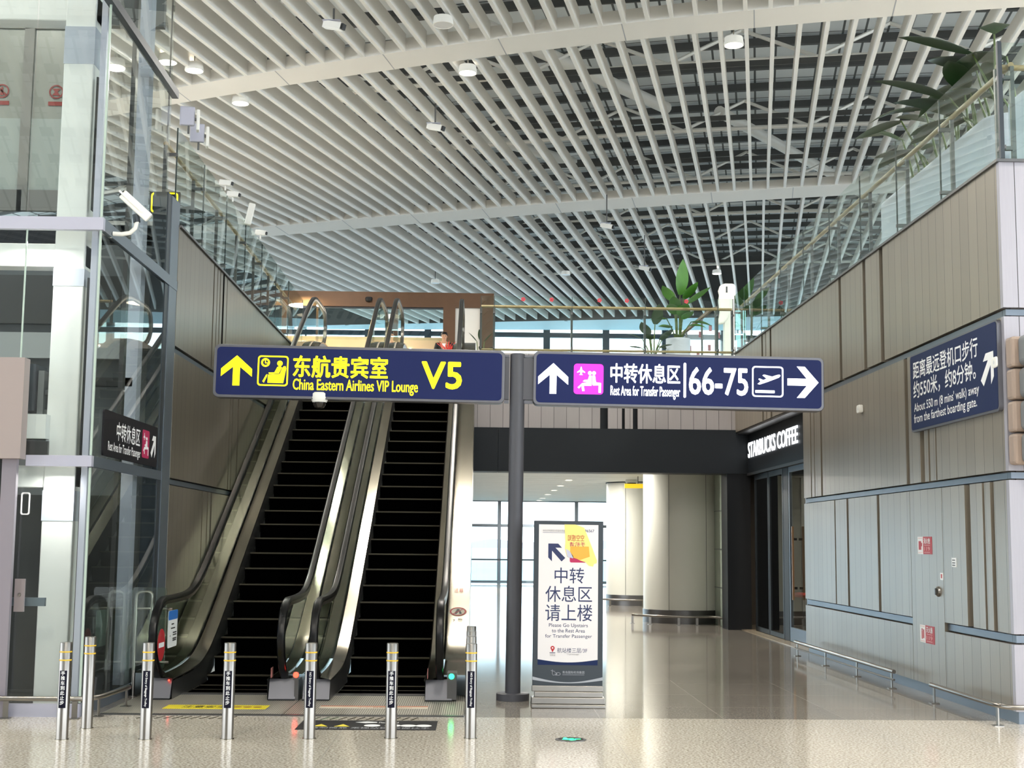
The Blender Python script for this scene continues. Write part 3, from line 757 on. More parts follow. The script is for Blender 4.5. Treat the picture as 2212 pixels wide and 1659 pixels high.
# ---------------------------------------------------------------- bollards
def bollard(x, y, label, words, grp):
    t = thing('bollard', label, 'bollard', (x, y, 0), 0, grp)
    MB().lathe([(.0, .805), (.047, .805), (.050, .800), (.050, 0)], seg=28).build('post', STEEL, t)
    MB().lathe([(.058, 0), (.058, .004), (.05, .005)], seg=28).build('base_ring', STEEL_S, t)
    for z in (.726, .657): MB().lathe([(.0502, z - .006), (.052, z - .004), (.052, z + .004), (.0502, z + .006)], seg=28).build('yellow_band', mat('band_yellow', '#e3b82e', .4), t)
    if words:
        p = MB(); V = []; n = 8
        for i in range(n + 1):
            a = math.radians(-90 - 36 + 72 * i / n); V += [(.0515 * math.cos(a), .0515 * math.sin(a), .262), (.0515 * math.cos(a), .0515 * math.sin(a), .572)]
        p.add(V, [(2 * i, 2 * i + 1, 2 * i + 3, 2 * i + 2) for i in range(n)], 0, True); pl = p.build('label_plate', mat('label_navy', '#0f0f22', .6, spec=.15), t)
        if words == 'cn':
            for i, ch in enumerate('手推车到此止步'): text(ch, (-.017, .533 - i * .0405, .017, .567 - i * .0405), pl, W_INK, y=-.0525, bold=.012)
        else: text('NO Entry of Baggage Trolley', (-.011, .275, .011, .56), pl, W_INK, y=-.0525, rot90=True, bold=.01)
    return t
G1 = 'bollards in the front row'
bollard(-3.48, 11.84, 'leftmost front bollard, dark plate with white Chinese lettering, before the lift', 'cn', G1)
bollard(-2.79, 11.87, 'front bollard with English lettering beside the left end of the left escalator', 'en', G1)
bollard(-2.11, 11.92, 'front bollard with Chinese lettering in front of the left escalator steps', 'cn', G1)
bollard(-1.423, 11.97, 'front bollard with English lettering between the two escalators', 'en', G1)
bollard(-.73, 12.02, 'front bollard with Chinese lettering in front of the right escalator', 'cn', G1)
bollard(-.047, 12.05, 'rightmost front bollard with English lettering beside the dark signpost', 'en', G1)
bollard(-3.468, 12.53, 'plain bollard without a plate behind the leftmost front bollard', None, 'bollards behind the front row')
for i, y in enumerate((12.98, 13.72, 14.5)):
    bollard(-.053 - .003 * i, y, ('second', 'third', 'last')[i] + ' bollard of the file behind the rightmost front bollard, only its top showing', None, 'bollards behind the front row')

# ---------------------------------------------------------------- overhead sign on its post
t = thing('signpost', 'dark grey round post on a disc base carrying the overhead signs', 'post', (.39, 14.95, 0), rot=(0, .006, 0))
MB().lathe([(0, 3.75), (.074, 3.75), (.082, 3.742), (.082, .06)], seg=32).build('post', POST, t)
MB().lathe([(0, .075), (.172, .075), (.178, .07), (.178, 0)], seg=40).build('base_disc', POST, t)
def sign_board(name, label, x0, x1, z0, z1):
    s = thing(name, label, 'sign', (.39, 14.95, 3.5), rot=(0, .011, 0), group='overhead direction signs')
    MB().prism(rrect(x0, z0, x1, z1, .06), lambda a, b, tt: (a, tt, b), -.085, .085).build('case', SIGN_FR, s, bev=.008)
    MB().prism(rrect(x0 + .03, z0 + .03, x1 - .03, z1 - .03, .045), lambda a, b, tt: (a, tt, b), -.089, -.084).build('face', SIGN, s)
    sd = 1 if x0 > 0 else -1; e = x0 if sd > 0 else x1
    MB().box(sd * .07, e, -.05, .05, -.26, .20).build('bracket', POST, s)
    MB().box(sd * .07, e, -.03, .03, -.30, -.27).box(sd * .07, e, -.03, .03, .21, .235).build('clamp', SIGN_FR, s)
    return s
SY = -.0905
s = sign_board('lounge_sign', 'navy lit sign with yellow lettering China Eastern Airlines VIP Lounge V5', -3.30, -.122, -.312, .272)
p = MB(); flat(p, xf(ARROW_UP, (-3.219, -.182, -2.882, .150)), SY); p.build('arrow', Y_LIT, s)
B = (-2.822, -.178, -2.488, .155)
p = MB(); ring(p, rrect(*B, .035), rrect(B[0] + .016, B[1] + .016, B[2] - .016, B[3] - .016, .024), SY)
q = lambda L: flat(p, xf(L, B), SY)
ring(p, xf(circ(.25, .77, .145, 20), B), xf(circ(.25, .77, .085, 20), B), SY); q([(.23, .74), (.33, .74), (.33, .77), (.26, .77), (.26, .86), (.23, .86)])
q(circ(.72, .75, .09, 18)); q([(.36, .44), (.55, .45), (.64, .63), (.73, .67), (.79, .62), (.70, .42), (.38, .39)]); q([(.34, .10), (.85, .10), (.93, .58), (.91, .66), (.85, .66), (.80, .60), (.73, .40), (.34, .37)]); q([(.17, .15), (.22, .10), (.31, .30), (.32, .39), (.28, .36)])
p.build('pictogram', Y_LIT, s)
text('东航贵宾室', (-2.433, -.072, -1.406, .163), s, Y_LIT, SY, bold=.020); text('China Eastern Airlines VIP Lounge', (-2.431, -.250, -1.07, -.092), s, Y_LIT, SY, bold=.010)
text('V5', (-1.026, -.162, -.598, .124), s, Y_LIT, SY, bold=.022)
s = sign_board('gate_sign', 'navy lit sign with white lettering Rest Area for Transfer Passenger and 66-75', .194, 3.402, -.320, .278)
p = MB(); flat(p, xf(ARROW_UP, (.246, -.193, .576, .146)), SY); p.build('arrow', W_LIT, s)
B = (.637, -.19, .963, .146)
p = MB(); flat(p, rrect(*B, .035), SY); pk = p.build('magenta_tile', P_LIT, s)
p = MB(); SY2 = SY - .0015
def rest_pict(p, B, y):
    q = lambda L: flat(p, xf(L, B), y)
    q([(.23, .90), (.26, .90), (.28, .80), (.38, .73), (.38, .70), (.28, .73), (.27, .66), (.31, .63), (.18, .63), (.22, .66), (.21, .73), (.11, .70), (.11, .73), (.21, .80)])
    q(circ(.54, .70, .065, 14)); q(circ(.68, .70, .065, 14))
    q([(.52, .62), (.60, .62), (.60, .28), (.34, .28), (.37, .10), (.29, .10), (.26, .28), (.18, .18), (.13, .22), (.28, .36), (.48, .40), (.30, .42), (.36, .47), (.48, .48)])
    q([(.62, .62), (.72, .62), (.75, .40), (.92, .38), (.92, .06), (.84, .06), (.84, .30), (.66, .29), (.62, .33)])
rest_pict(p, B, SY2); p.build('pictogram', W_LIT, pk)
text('中转休息区', (1.043, -.052, 1.806, .160), s, W_LIT, SY, bold=.015); text('Rest Area for Transfer Passenger', (1.044, -.228, 1.808, -.086), s, W_LIT, SY, bold=.008)
p = MB(); flat(p, rrect(1.846, -.203, 1.874, .183, .012), SY); p.build('divider', W_LIT, s)
text('66-75', (1.911, -.162, 2.554, .134), s, W_LIT, SY, bold=.015)
B = (2.603, -.175, 2.949, .166)
p = MB(); ring(p, rrect(*B, .035), rrect(B[0] + .016, B[1] + .016, B[2] - .016, B[3] - .016, .024), SY)
PLANE = [(.17, .42), (.24, .40), (.52, .50), (.86, .64), (.91, .70), (.88, .74), (.78, .72), (.64, .67), (.38, .73), (.33, .70), (.46, .60), (.36, .55), (.24, .60), (.20, .58), (.27, .50)]
flat(p, xf(PLANE, B), SY); flat(p, xf(rrect(.10, .13, .72, .22, .02), B), SY); p.build('pictogram', W_LIT, s)
p = MB(); flat(p, xf(ARROW_RT, (2.994, -.176, 3.339, .171)), SY); p.build('arrow', W_LIT, s)
t = thing('dome_camera', 'white dome camera hanging below the lounge sign', 'camera', (-1.756, 14.93, 3.19))
MB().lathe([(0, .10), (.085, .10), (.098, .085), (.098, .035), (.08, .0)], seg=28).build('housing', WHITE, t)
MB().lathe([(.072, .0), (.070, -.03), (.05, -.065), (.0, -.082)], seg=24).build('dome', mat('smoked_dome', '#1c1815', .08), t)
MB().lathe([(.082, .004), (.075, -.006), (.070, -.004)], seg=24).build('ring', WHITE, t)
MB().box(-.03, .03, -.03, .03, .10, .16).build('bracket', WHITE, t)

# ---------------------------------------------------------------- banner stand
t = thing('banner_stand', 'dark framed poster stand with navy Chinese lettering beside the signpost', 'banner stand', (.94, 14.38, 0), rot=(0, .004, 0))
X0, X1 = -.364, .362
MB().box(X0, X1, -.03, .03, .165, 1.91).build('frame', FRAME_D, t, bev=.006)
b = MB(); b.box(X0 - .006, X1 + .006, -.04, .05, .155, .215); b.box(X0 - .01, X1 + .02, -.09, .10, .035, .10); b.box(X0 - .012, X1 + .022, -.16, .16, 0, .035); b.box(X0 + .02, X1 - .0, -.06, .07, .10, .155); b.build('base', STEEL, t, bev=.006)
def bb(x0, z0, x1, z1): return (x0 - .94, z0, x1 - .94, z1)
PY = -.0315
p = MB(); flat(p, [(x - .94, z) for x, z in ((.627, .43), (1.249, .43), (1.249, 1.87), (.627, 1.87))], -.0295, .002); ps = p.build('poster', PAPER, t)
p = MB(); n = 16; pts = [(-.313 + .622 * i / n, .482 - .03 * math.sin(math.pi * i / n)) for i in range(n + 1)]
flat(p, [(-.313, .425), (.309, .425)] + pts[::-1], PY); p.build('navy_band', SIGN2, ps)
# airport building silhouette
p = MB(); q = lambda L: flat(p, L, PY + .0008, .0004)
q([(-.022, .95), (.022, .95), (.026, .80), (.03, .74), (.05, .69), (.10, .655), (.28, .77), (.305, .745), (.14, .62), (.10, .59), (.13, .51), (.16, .46), (-.15, .46), (-.10, .52), (-.09, .59), (-.13, .62), (-.27, .72), (-.25, .74), (-.08, .65), (-.045, .69), (-.03, .74)])
p.build('building_print', mat('poster_lilac', '#c3c1cb', .5), ps)
p = MB(); flat(p, xf(ARROW_NW, bb(.726, 1.487, .905, 1.672)), PY); p.build('arrow', N_INK, ps)
text('中转', bb(.795, 1.262, 1.104, 1.424), ps, N_INK, PY, bold=.004); text('休息区', bb(.701, 1.070, 1.187, 1.236), ps, N_INK, PY, bold=.004); text('请上楼', bb(.702, .875, 1.190, 1.045), ps, N_INK, PY, bold=.004)
text('Please Go Upstairs', bb(.741, .802, 1.145, .850), ps, N_INK, PY, bold=.006); text('to the Rest Area', bb(.772, .757, 1.115, .795), ps, N_INK, PY, bold=.006); text('for Transfer Passenger', bb(.703, .692, 1.189, .738), ps, N_INK, PY, bold=.006)
text('航站楼三层/3F', bb(.829, .549, 1.141, .600), ps, N_INK, PY, bold=.004); text('Terminal', bb(.925, .525, 1.05, .545), ps, N_INK, PY)
p = MB(); flat(p, [(-.160, .553)] + [(-.159 + .022 * math.cos(math.radians(a)), .597 + .022 * math.sin(math.radians(a))) for a in range(-25, 206, 21)], PY); p.build('map_pin', R_INK, ps)
p = MB(); flat(p, circ(-.159, .598, .008, 12), PY - .001); p.build('pin_dot', PAPER, ps)
p = MB(); flat(p, rrect(-.19, .545, -.13, .552, .003), PY); p.build('pin_line', N_INK, ps); text('您在此', bb(.752, .515, .812, .538), ps, N_INK, PY)
text('青岛胶东国际机场服务热线', bb(.667, 1.792, .90, 1.818), ps, N_INK, PY); text('96567', bb(1.108, 1.793, 1.205, 1.822), ps, N_INK, PY, bold=.01)
p = MB(); flat(p, rrect(-.273, 1.783, -.04, 1.786, .001), PY); p.build('rule', N_INK, ps)
p = MB(); flat(p, rrect(.012, 1.478, .182, 1.60, .015), PY); p.build('crimson_tile', M_INK, ps)
# torn transparent yellow leaflet taped on the poster
p = MB(); flat(p, [(x - .94, z) for x, z in ((.893, 1.872), (1.01, 1.872), (1.10, 1.84), (1.125, 1.78), (1.19, 1.62), (1.235, 1.50), (1.232, 1.474), (1.205, 1.466), (1.195, 1.438), (1.15, 1.447), (1.118, 1.482), (1.06, 1.50), (1.0, 1.53), (.96, 1.53), (.922, 1.535), (.90, 1.62), (.905, 1.70))], PY - .002); lf = p.build('taped_leaflet', YPAPER, ps); lf['label'] = 'torn pale yellow leaflet'
p = MB(); flat(p, [(x - .94, z) for x, z in ((.955, 1.645), (1.15, 1.645), (1.16, 1.54), (1.06, 1.505), (.985, 1.53), (.955, 1.59))], PY - .0035); p.build('orange_patch', OPAPER, lf)
p = MB(); flat(p, [(x - .94, z) for x, z in ((.908, 1.62), (.945, 1.60), (.99, 1.54), (.985, 1.52), (.925, 1.537))], PY - .0035); p.build('lilac_patch', LAV, lf)
text('空空感知', (-.01, 1.70, .16, 1.765), lf, mat('rust_ink', '#b5563a', .5), PY - .004, mirror=True, bold=.01); text('手机请', (.01, 1.645, .17, 1.69), lf, M_INK, PY - .004, mirror=True, bold=.01)
# frame print
tz = MB(); 
p = MB(); n = 20; up = [(X0 + (X1 - X0) * i / n, .305 - .055 * math.sin(math.pi * i / n)) for i in range(n + 1)]; dn = [(X0 + (X1 - X0) * i / n, .272 - .032 * math.sin(math.pi * i / n)) for i in range(n + 1)]
flat(p, up + dn[::-1], PY); p.build('silver_swoosh', G_INK, t)
text('青岛国际机场集团', bb(.885, .338, 1.113, .365), t, G_INK, PY); p = MB(); flat(p, rrect(-.055, .325, .172, .328, .001), PY); p.build('rule', G_INK, t)
lg = MB(); kk = lambda pts, r=.0045: [lg.bar((a[0], PY, a[1]), (b2[0], PY, b2[1]), .003, 2 * r, up=(0, 1, 0)) for a, b2 in zip(pts, pts[1:])]
kk([(-.175, .368), (-.13, .358)]); kk([(-.158, .378), (-.160, .335), (-.152, .322), (-.138, .320)]); kk([(-.135, .345), (-.12, .347), (-.112, .338), (-.112, .322), (-.128, .320), (-.134, .328), (-.112, .334)])
kk([(-.098 + .022 * math.cos(a), .334 + .014 * math.sin(a)) for a in [i * math.pi / 7 for i in range(15)]]); lg.build('logo', G_INK, t)

# ---------------------------------------------------------------- signs on the walls
s = thing('distance_sign', 'large navy wall sign About 550 m to the farthest boarding gate', 'sign', (5.15, 14.6, 3.0), -math.pi / 2)
MB().prism(rrect(-1.375, .01, 1.365, .925, .05), lambda a, b, tt: (a, tt, b), -.045, 0).build('case', SIGN_FR, s)
MB().prism(rrect(-1.355, .035, 1.345, .905, .04), lambda a, b, tt: (a, tt, b), -.049, -.044).build('face', SIGN2, s)
WY = -.051
def wb(ya, z0, yb, z1): return (14.6 - ya, z0 - 3, 14.6 - yb, z1 - 3)
text('距离最远登机口步行', wb(15.85, 3.625, 13.76, 3.830), s, W_INK, WY, bold=.012); text('约550米，约8分钟。', wb(15.85, 3.393, 13.83, 3.600), s, W_INK, WY, bold=.012)
text("About 550 m (8 mins' walk) away", wb(15.84, 3.214, 13.75, 3.345), s, W_INK, WY, bold=.008); text('from the farthest boarding gate.', wb(15.85, 3.082, 13.82, 3.213), s, W_INK, WY, bold=.008)
p = MB(); flat(p, xf(ARROW_NE, wb(13.69, 3.295, 13.335, 3.62)), WY); p.build('arrow', W_INK, s)
s = thing('rest_area_sign', 'black sign with white lettering and crimson tile on the lift glass', 'sign', (-3.745, 14.7, 2.5), math.pi / 2)
MB().prism(rrect(-1.10, .0, 1.17, .46, .04), lambda a, b, tt: (a, tt, b), -.02, 0).build('plate', SIGN_K, s)
def lb(ya, z0, yb, z1): return (ya - 14.7, z0 - 2.5, yb - 14.7, z1 - 2.5)
text('中转休息区', lb(14.08, 2.685, 15.05, 2.875), s, W_INK, -.022, bold=.012); text('Rest Area for Transfer Passenger', lb(13.77, 2.535, 15.09, 2.655), s, W_INK, -.022, bold=.01)
p = MB(); flat(p, rrect(*lb(15.15, 2.575, 15.47, 2.885), .03), -.022); pk = p.build('crimson_tile', M_INK, s); p = MB(); rest_pict(p, lb(15.16, 2.59, 15.46, 2.88), -.0235); p.build('pictogram', W_INK, pk)
p = MB(); flat(p, xf(ARROW_NE, lb(15.55, 2.60, 15.78, 2.85)), -.022); p.build('arrow', W_INK, s)
# fire signs
def fire_sign(label, y, z, head, kind):
    s = thing('fire_sign', label, 'sign', (5.15, y, z), -math.pi / 2, 'red and white fire signs')
    MB().box(-.25, .25, -.003, 0, -.1, .1).build('plate', R_INK, s)
    MB().box(-.25, -.06, -.0045, -.003, -.1, .1).build('white_half', W_INK, s)
    p = MB()
    if kind: p.box(-.21, -.12, -.006, -.0045, -.05, .05); p.box(-.12, -.09, -.006, -.0045, -.01, .03)
    else: p.box(-.19, -.155, -.006, -.0045, -.06, .03); p.box(-.14, -.10, -.006, -.0045, -.05, .05); p.prism(circ(-.172, .045, .017, 10), lambda a, b, tt: (a, tt, b), -.0045, -.006)
    p.build('symbol', R_INK, s)
    text(head, (-.03, .02, .19, .085), s, W_INK, -.0045, bold=.02); text('119', (-.02, -.06, .18, -.015), s, mat('pale_pink_ink', '#e8b8b4', .5), -.0045); p = MB()
    for zz in (.0, -.08): p.box(-.02, .18, -.005, -.003, zz, zz + .006)
    p.box(-.23, -.08, -.006, -.0045, .08, .086); p.box(-.23, -.08, -.006, -.0045, -.086, -.08); p.build('rules', mat('pale_pink_ink', '#e8b8b4', .5), s)
fire_sign('upper red and white fire hydrant sign on the panelled wall', 15.73, 1.69, '消火栓', 1)
fire_sign('lower red and white fire extinguisher sign on the panelled wall', 15.72, .68, '灭火器', 0)
t = thing('door_lock', 'round chrome lock on the hydrant door of the right wall', 'lock', (5.15, 15.30, 1.18), -math.pi / 2)
MB().lathe([(.0, .03), (.04, .03), (.055, .02), (.06, 0)], (0, 0, 0), 24, axis='Y').build('escutcheon', STEEL, t); MB().box(-.012, .012, -.045, -.03, -.035, .035).build('thumb_turn', STEEL_D, t)
t = MB().box(5.146, 5.15, 14.70, 14.84, 1.46, 1.56).build('wall_sticker', W_INK); tag(t, 'small white sticker above the lock, nearer the wall corner', 'sticker')
for z in (1.475, 1.50, 1.53): MB().box(5.1452, 5.146, 14.73, 14.82, z, z + .010).build('print', K_INK, t)
t = MB().box(5.146, 5.15, 15.13, 15.23, 1.31, 1.39).build('wall_sticker', W_INK); tag(t, 'small white and red sticker just above the chrome lock', 'sticker'); MB().box(5.1452, 5.146, 15.16, 15.20, 1.33, 1.375).build('print', R_INK, t)
for i, (y, z, lb2) in enumerate(((18.2, 3.51, 'small white wall sensor between the gate sign and the large wall sign'), (13.31, 3.50, 'small white wall sensor at the corner beside the large wall sign'))):
    t = thing('wall_sensor', lb2, 'sensor', (5.15, y, z), -math.pi / 2, 'wall sensors'); MB().prism(rrect(-.07, -.055, .07, .055, .03), lambda a, b, tt: (a, tt, b), -.06, 0).build('cover', WHITE, t, bev=.012); MB().lathe([(0, .064), (.02, .06)], (0, 0, .0), 14, axis='Y').build('eye', LED_OFF, t)

# stacked grey units on the corner face
for i in range(4):
    z = 2.47 + .315 * i
    t = thing('wall_unit', ('lowest', 'second from the bottom', 'third from the bottom', 'topmost')[i] + ' of the grey rounded units stacked on the corner wall', 'wall unit', (5.14, 13.14, z), 0, 'grey units on the corner wall')
    MB().box(0, .85, -.17, 0, .0, .30).build('back_box', BROWN_U, t, bev=.03)
    MB().prism(rrect(.06, .005, .9, .305, .06), lambda a, b, tt: (a, tt, b), -.50, -.17).build('shell', GREY_U, t, bev=.02)
    MB().prism(rrect(.10, .06, .86, .27, .03), lambda a, b, tt: (a, tt, b), -.512, -.50).build('front_panel', mat('unit_screen', '#5e7fb0', .3), t)

# ---------------------------------------------------------------- coffee shop front
t = thing('shop_fascia', 'black coffee shop fascia above the glass doors', 'fascia', (5.40, 21.56, 3.05))
MB().box(0, .1, 0, 5.8, .04, .87).build('board', NAVY_B, t); MB().box(-.22, .0, 0, 5.75, .83, .87).build('soffit', STEEL_D, t); MB().box(-.03, .02, 0, 5.8, 0, .05).build('track', STEEL_D, t)
t = thing('shop_lettering', 'lit white letters STARBUCKS COFFEE on the black fascia', 'lettering', (5.40, 25.2, 3.40), -math.pi / 2)
text('STARBUCKS COFFEE', (-1.98, 0, 2.28, .30), t, W_LIT, -.014, bold=.008, ext=.012, name='letters')
p = MB()
for x in (-1.8, -1., 0, 1., 2.): p.box(x - .01, x + .01, -.014, 0, .1, .16)
p.build('spacers', STEEL_D, t)
DH = 3.05
def glass_door(y0, y1, label, light=False, handle=False):
    t = thing('glass_door', label, 'door', (5.46, y0, 0), 0, 'glass doors of the coffee shop'); wdt = y1 - y0; fm = ALU if light else FRAME_D
    MB().box(.02, .034, .06, wdt - .06, .08, DH - .08).build('pane', GL_D if not light else GL_L, t)
    f = MB(); f.box(0, .055, 0, .07, .02, DH); f.box(0, .055, wdt - .07, wdt, .02, DH); f.box(0, .055, .07, wdt - .07, DH - .1, DH); f.box(0, .055, .07, wdt - .07, .02, .26 if light else .1); f.build('frame', fm, t)
    if handle:
        h = MB().box(-.085, -.055, .72, .76, .75, 2.0).build('handle', mat('wood_handle', '#a07a58', .4), t); k = MB()
        for z in (.95, 1.78): k.box(-.06, 0, .725, .755, z - .02, z + .02)
        k.build('standoff', BLACK, h)
glass_door(25.72, 27.0, 'farthest dark glass door of the coffee shop beside the jamb')
glass_door(24.48, 25.68, 'middle dark glass door of the coffee shop')
glass_door(22.7, 24.02, 'nearest coffee shop door with grey frame and upright wooden handle', True, True)
MB2 = MB(); MB2.box(5.46, 5.52, 24.05, 24.45, 0, DH); MB2.box(5.46, 5.52, 21.56, 22.66, 0, DH); st(MB2.build('trim_4', NAVY_J))
st(MB().box(5.24, 5.55, 21.6, 27.3, 0.0, .012).build('trim_5', mat('threshold_stone', '#a89a86', .2)))
r = MB(); r.box(11, 11.2, 21.5, 30, 0, 3.2); r.box(5.6, 11, 29.2, 29.4, 0, 3.2); r.box(5.6, 11, 21.3, 21.5, 0, 3.2); st(r.build('wall_shop', mat('shop_dark', '#3b3633', .6)))
st(MB().box(5.55, 11, 21.5, 29.2, 3.12, 3.2).build('ceiling_shop', NAVY_J))
p = MB(); p.box(7.0, 7.9, 23.5, 27.5, 0, 1.05); p.box(6.95, 7.95, 23.45, 27.55, 1.05, 1.10, 1); tag(p.build('shop_counter', [mat('walnut', '#4b3626', .5), STEEL_D]), 'dark wooden counter inside the coffee shop behind the glass', 'counter')
p = thing('added_stool', 'made-up red stool for the reddish patch behind the middle coffee shop door', 'stool', (6.2, 26.1, 0)); MB().lathe([(0, .78), (.17, .78), (.19, .74), (.17, .70)], seg=20).build('seat', R_INK, p); MB().cyl((0, 0, .02), (0, 0, .70), .025, 10).build('stem', STEEL_D, p); MB().lathe([(0, .03), (.2, .02), (.21, 0)], seg=20).build('base', STEEL_D, p)  # stool invented to give the reddish patch in the door glass
lamp_area('shop_lamp', (8, 25, 3.05), .6, 60, (1, .85, .65))

# ---------------------------------------------------------------- low stainless rails
def low_rail(label, path, posts, h=.19, bars=(), flatpost=True, arc=False):
    t = thing('kick_rail', label, 'rail', (path[0][0], path[0][1], 0), 0, 'low stainless guard rails'); o = Vector((path[0][0], path[0][1], 0))
    MB().tube([Vector((x, y, h)) - o for x, y in path], .024, 12).build('top_rail', STEEL, t)
    for hb2 in bars: MB().tube([Vector((x, y, hb2)) - o for x, y in path], .012, 8).build('lower_rail', STEEL, t)
    for x, y, dx, dy in posts:
        q = MB(); a = Vector((x, y, 0)) - o; d = Vector((dx, dy, 0)); 
        q.bar(a, a + Vector((0, 0, h - .01)), .05, .012, up=(-dy, dx, 0)); q.bar(a + Vector((0, 0, .0)), a + Vector((0, 0, .008)), .09, .09, up=(-dy, dx, 0)); q.build('post', STEEL, t)
    return t
low_rail('long low stainless rail along the right wall from the coffee shop door', [(4.89, 21.2), (4.93, 16.3)], [(4.89, 21.05, 0, 1), (4.90, 19.4, 0, 1), (4.915, 17.85, 0, 1), (4.93, 16.4, 0, 1)], .205, (.11,))
low_rail('low stainless rail wrapping the near corner of the right wall', [(4.93, 14.98), (4.93, 13.15), (4.945, 13.03), (4.99, 12.95), (5.06, 12.91), (6.6, 12.9)], [(4.93, 14.88, 0, 1), (4.93, 13.07, 0, 1), (6.3, 12.9, 1, 0)], .19)
low_rail('low stainless rail around the foot of the lift', [(-5.2, 13.14), (-3.82, 13.14), (-3.68, 13.16), (-3.61, 13.24), (-3.57, 13.36), (-3.52, 14.2)], [(-4.4, 13.15, 1, 0), (-3.76, 13.15, 1, 0), (-3.585, 13.33, 0, 1), (-3.525, 14.12, 0, 1)], .185)
def arc(cx, cy, rr, a0, a1, n=14): return [(cx + rr * math.cos(math.radians(a0 + (a1 - a0) * i / n)), cy + rr * math.sin(math.radians(a0 + (a1 - a0) * i / n))) for i in range(n + 1)]
def pts_on(P, idx): return [(P[i][0], P[i][1], 1, 0) for i in idx]
A = arc(4.46, 29.95, 1.35, -150, -75) + [(5.0, 28.5), (5.02, 27.6)]; low_rail('low curved rail around the nearer cream column', A, pts_on(A, (0, 4, 9, 12, 15, 16)), .18)
A = arc(4.42, 38.2, 1.4, -165, -60); low_rail('low curved rail around the farther cream column', A, pts_on(A, (0, 5, 10, 14)), .18)
# hoop barrier beside the lift
t = thing('hoop_barrier', 'tall stainless hoop barrier with clear panel between lift and escalator', 'barrier', (-3.62, 15.05, 0))
P = [(-.07, 0, 0), (-.07, 0, 1.04)] + [(-.07 + .05 - .05 * math.cos(a), 0, 1.06 + .05 * math.sin(a)) for a in (.5, 1.0, 1.57)] + [(.05 + .05 * math.sin(a), 0, 1.06 + .05 * math.cos(a)) for a in (0, .6, 1.1)] + [(.10, 0, 1.04), (.10, 0, .0)]
MB().tube(P, .019, 10).build('hoop', STEEL, t); MB().tube([(-.07, 0, .93), (.32, 0, .93)], .015, 8).build('cross_rail', STEEL, t); MB().tube([(-.07, 0, .36), (.30, 0, .36)], .015, 8).build('cross_rail', STEEL, t)
MB().prism(rrect(-.12, .28, .26, 1.16, .03), lambda a, b, tt: (a, tt, b), -.02, -.012).build('clear_panel', GL_E, t)
for x in (-.07, .10): MB().lathe([(0, .012), (.04, .01), (.045, 0)], (x, 0, 0), 16).build('foot', STEEL_D, t)

# ---------------------------------------------------------------- glass lift
lamp_area('shaft_fill', (-4.4, 13.52, 8.9), .3, 26, (1, .97, .92)); lamp_area('shaft_fill', (-4.5, 13.52, 4.60), .2, 7, (1, .97, .92)); lamp_area('shaft_fill', (-4.15, 13.52, 2.30), .15, 5, (1, .97, .92))  # fill lights without fixtures, added to whiten the concrete posts
t = thing('lift_shaft', 'glass lift shaft with pale steel bands and white concrete posts', 'lift', (-3.76, 13.32, 0)); LO = Vector((-3.76, 13.32, 0))
def lbx(name, m, *bs, bev=0, par=None):
    b = MB()
    for x0, x1, y0, y1, z0, z1 in bs: b.box(x0 - LO.x, x1 - LO.x, y0 - LO.y, y1 - LO.y, z0, z1)
    return b.build(name, m, par or t, bev=bev)
for z0, z1 in ((.13, 2.36), (2.48, 4.70), (4.83, 9.2)):
    lbx('glass_panel', GL_L, (-3.765, -3.753, 13.33, 16.02, z0, z1))
    if z0 < 1: lbx('glass_panel', GL_L, (-4.46, -3.77, 13.31, 13.322, z0, z1))
    else:
        lbx('glass_panel', GL_L, (-4.475, -3.77, 13.31, 13.322, z0, z1)); lbx('glass_panel', GL_L, (-7.0, -4.49, 13.31, 13.322, z0, z1))
    lbx('glass_edge', mat('glass_edge_green', '#b4c4b8', .2), (-3.772, -3.752, 13.305, 13.325, z0, z1))
lbx('glass_edge', mat('glass_edge_green', '#b4c4b8', .2), (-4.488, -4.476, 13.305, 13.325, 3.4, 4.70))
lbx('glass_edge', mat('white_edge', '#e4e6e6', .3), (-4.472, -4.458, 13.305, 13.325, .13, 2.36))
lbx('steel_band', ALU_L, (-4.37, -3.74, 13.27, 13.345, 2.37, 2.475)); lbx('steel_band', ALU_L, (-7, -3.73, 13.27, 13.345, 4.70, 4.825))
lbx('steel_band', ALU, (-3.775, -3.74, 13.346, 16.62, 2.37, 2.475)); lbx('steel_band', ALU, (-3.775, -3.73, 13.346, 16.62, 4.70, 4.825))
lbx('steel_band', FRAME_D, (-3.80, -3.72, 12.6, 16.25, 7.02, 7.12)); lbx('steel_band', FRAME_D, (-7, -3.72, 12.6, 12.75, 7.02, 7.12))
lbx('plinth', ALU_L, (-4.46, -3.75, 13.28, 13.33, 0, .12)); lbx('plinth', ALU, (-3.775, -3.745, 13.33, 16.0, 0, .12))
lbx('corner_column', ALU, (-3.92, -3.735, 16.2, 16.62, 0, 5.8)); lbx('corner_column', FRAME_D, (-3.92, -3.745, 16.03, 16.2, 0, 5.8))
lbx('concrete_post', CONC, (-4.34, -4.03, 13.74, 14.04, .05, 9.0), bev=.012); lbx('concrete_beam', CONC, (-7, -4.03, 13.76, 14.0, 4.42, 4.66), bev=.012)
lbx('concrete_beam', CONC, (-7, -4.03, 13.76, 14.0, 2.18, 2.40), bev=.012); lbx('concrete_beam', CONC, (-7, -4.03, 13.76, 14.0, 7.02, 7.30), bev=.012)
lbx('concrete_patch', CONC_G, (-4.342, -4.028, 13.735, 14.042, 4.22, 4.40)); lbx('concrete_patch', CONC_G, (-4.342, -4.028, 13.735, 14.042, 6.55, 6.95)); lbx('concrete_patch', CONC_G, (-4.342, -4.028, 13.735, 14.042, 1.85, 2.15))
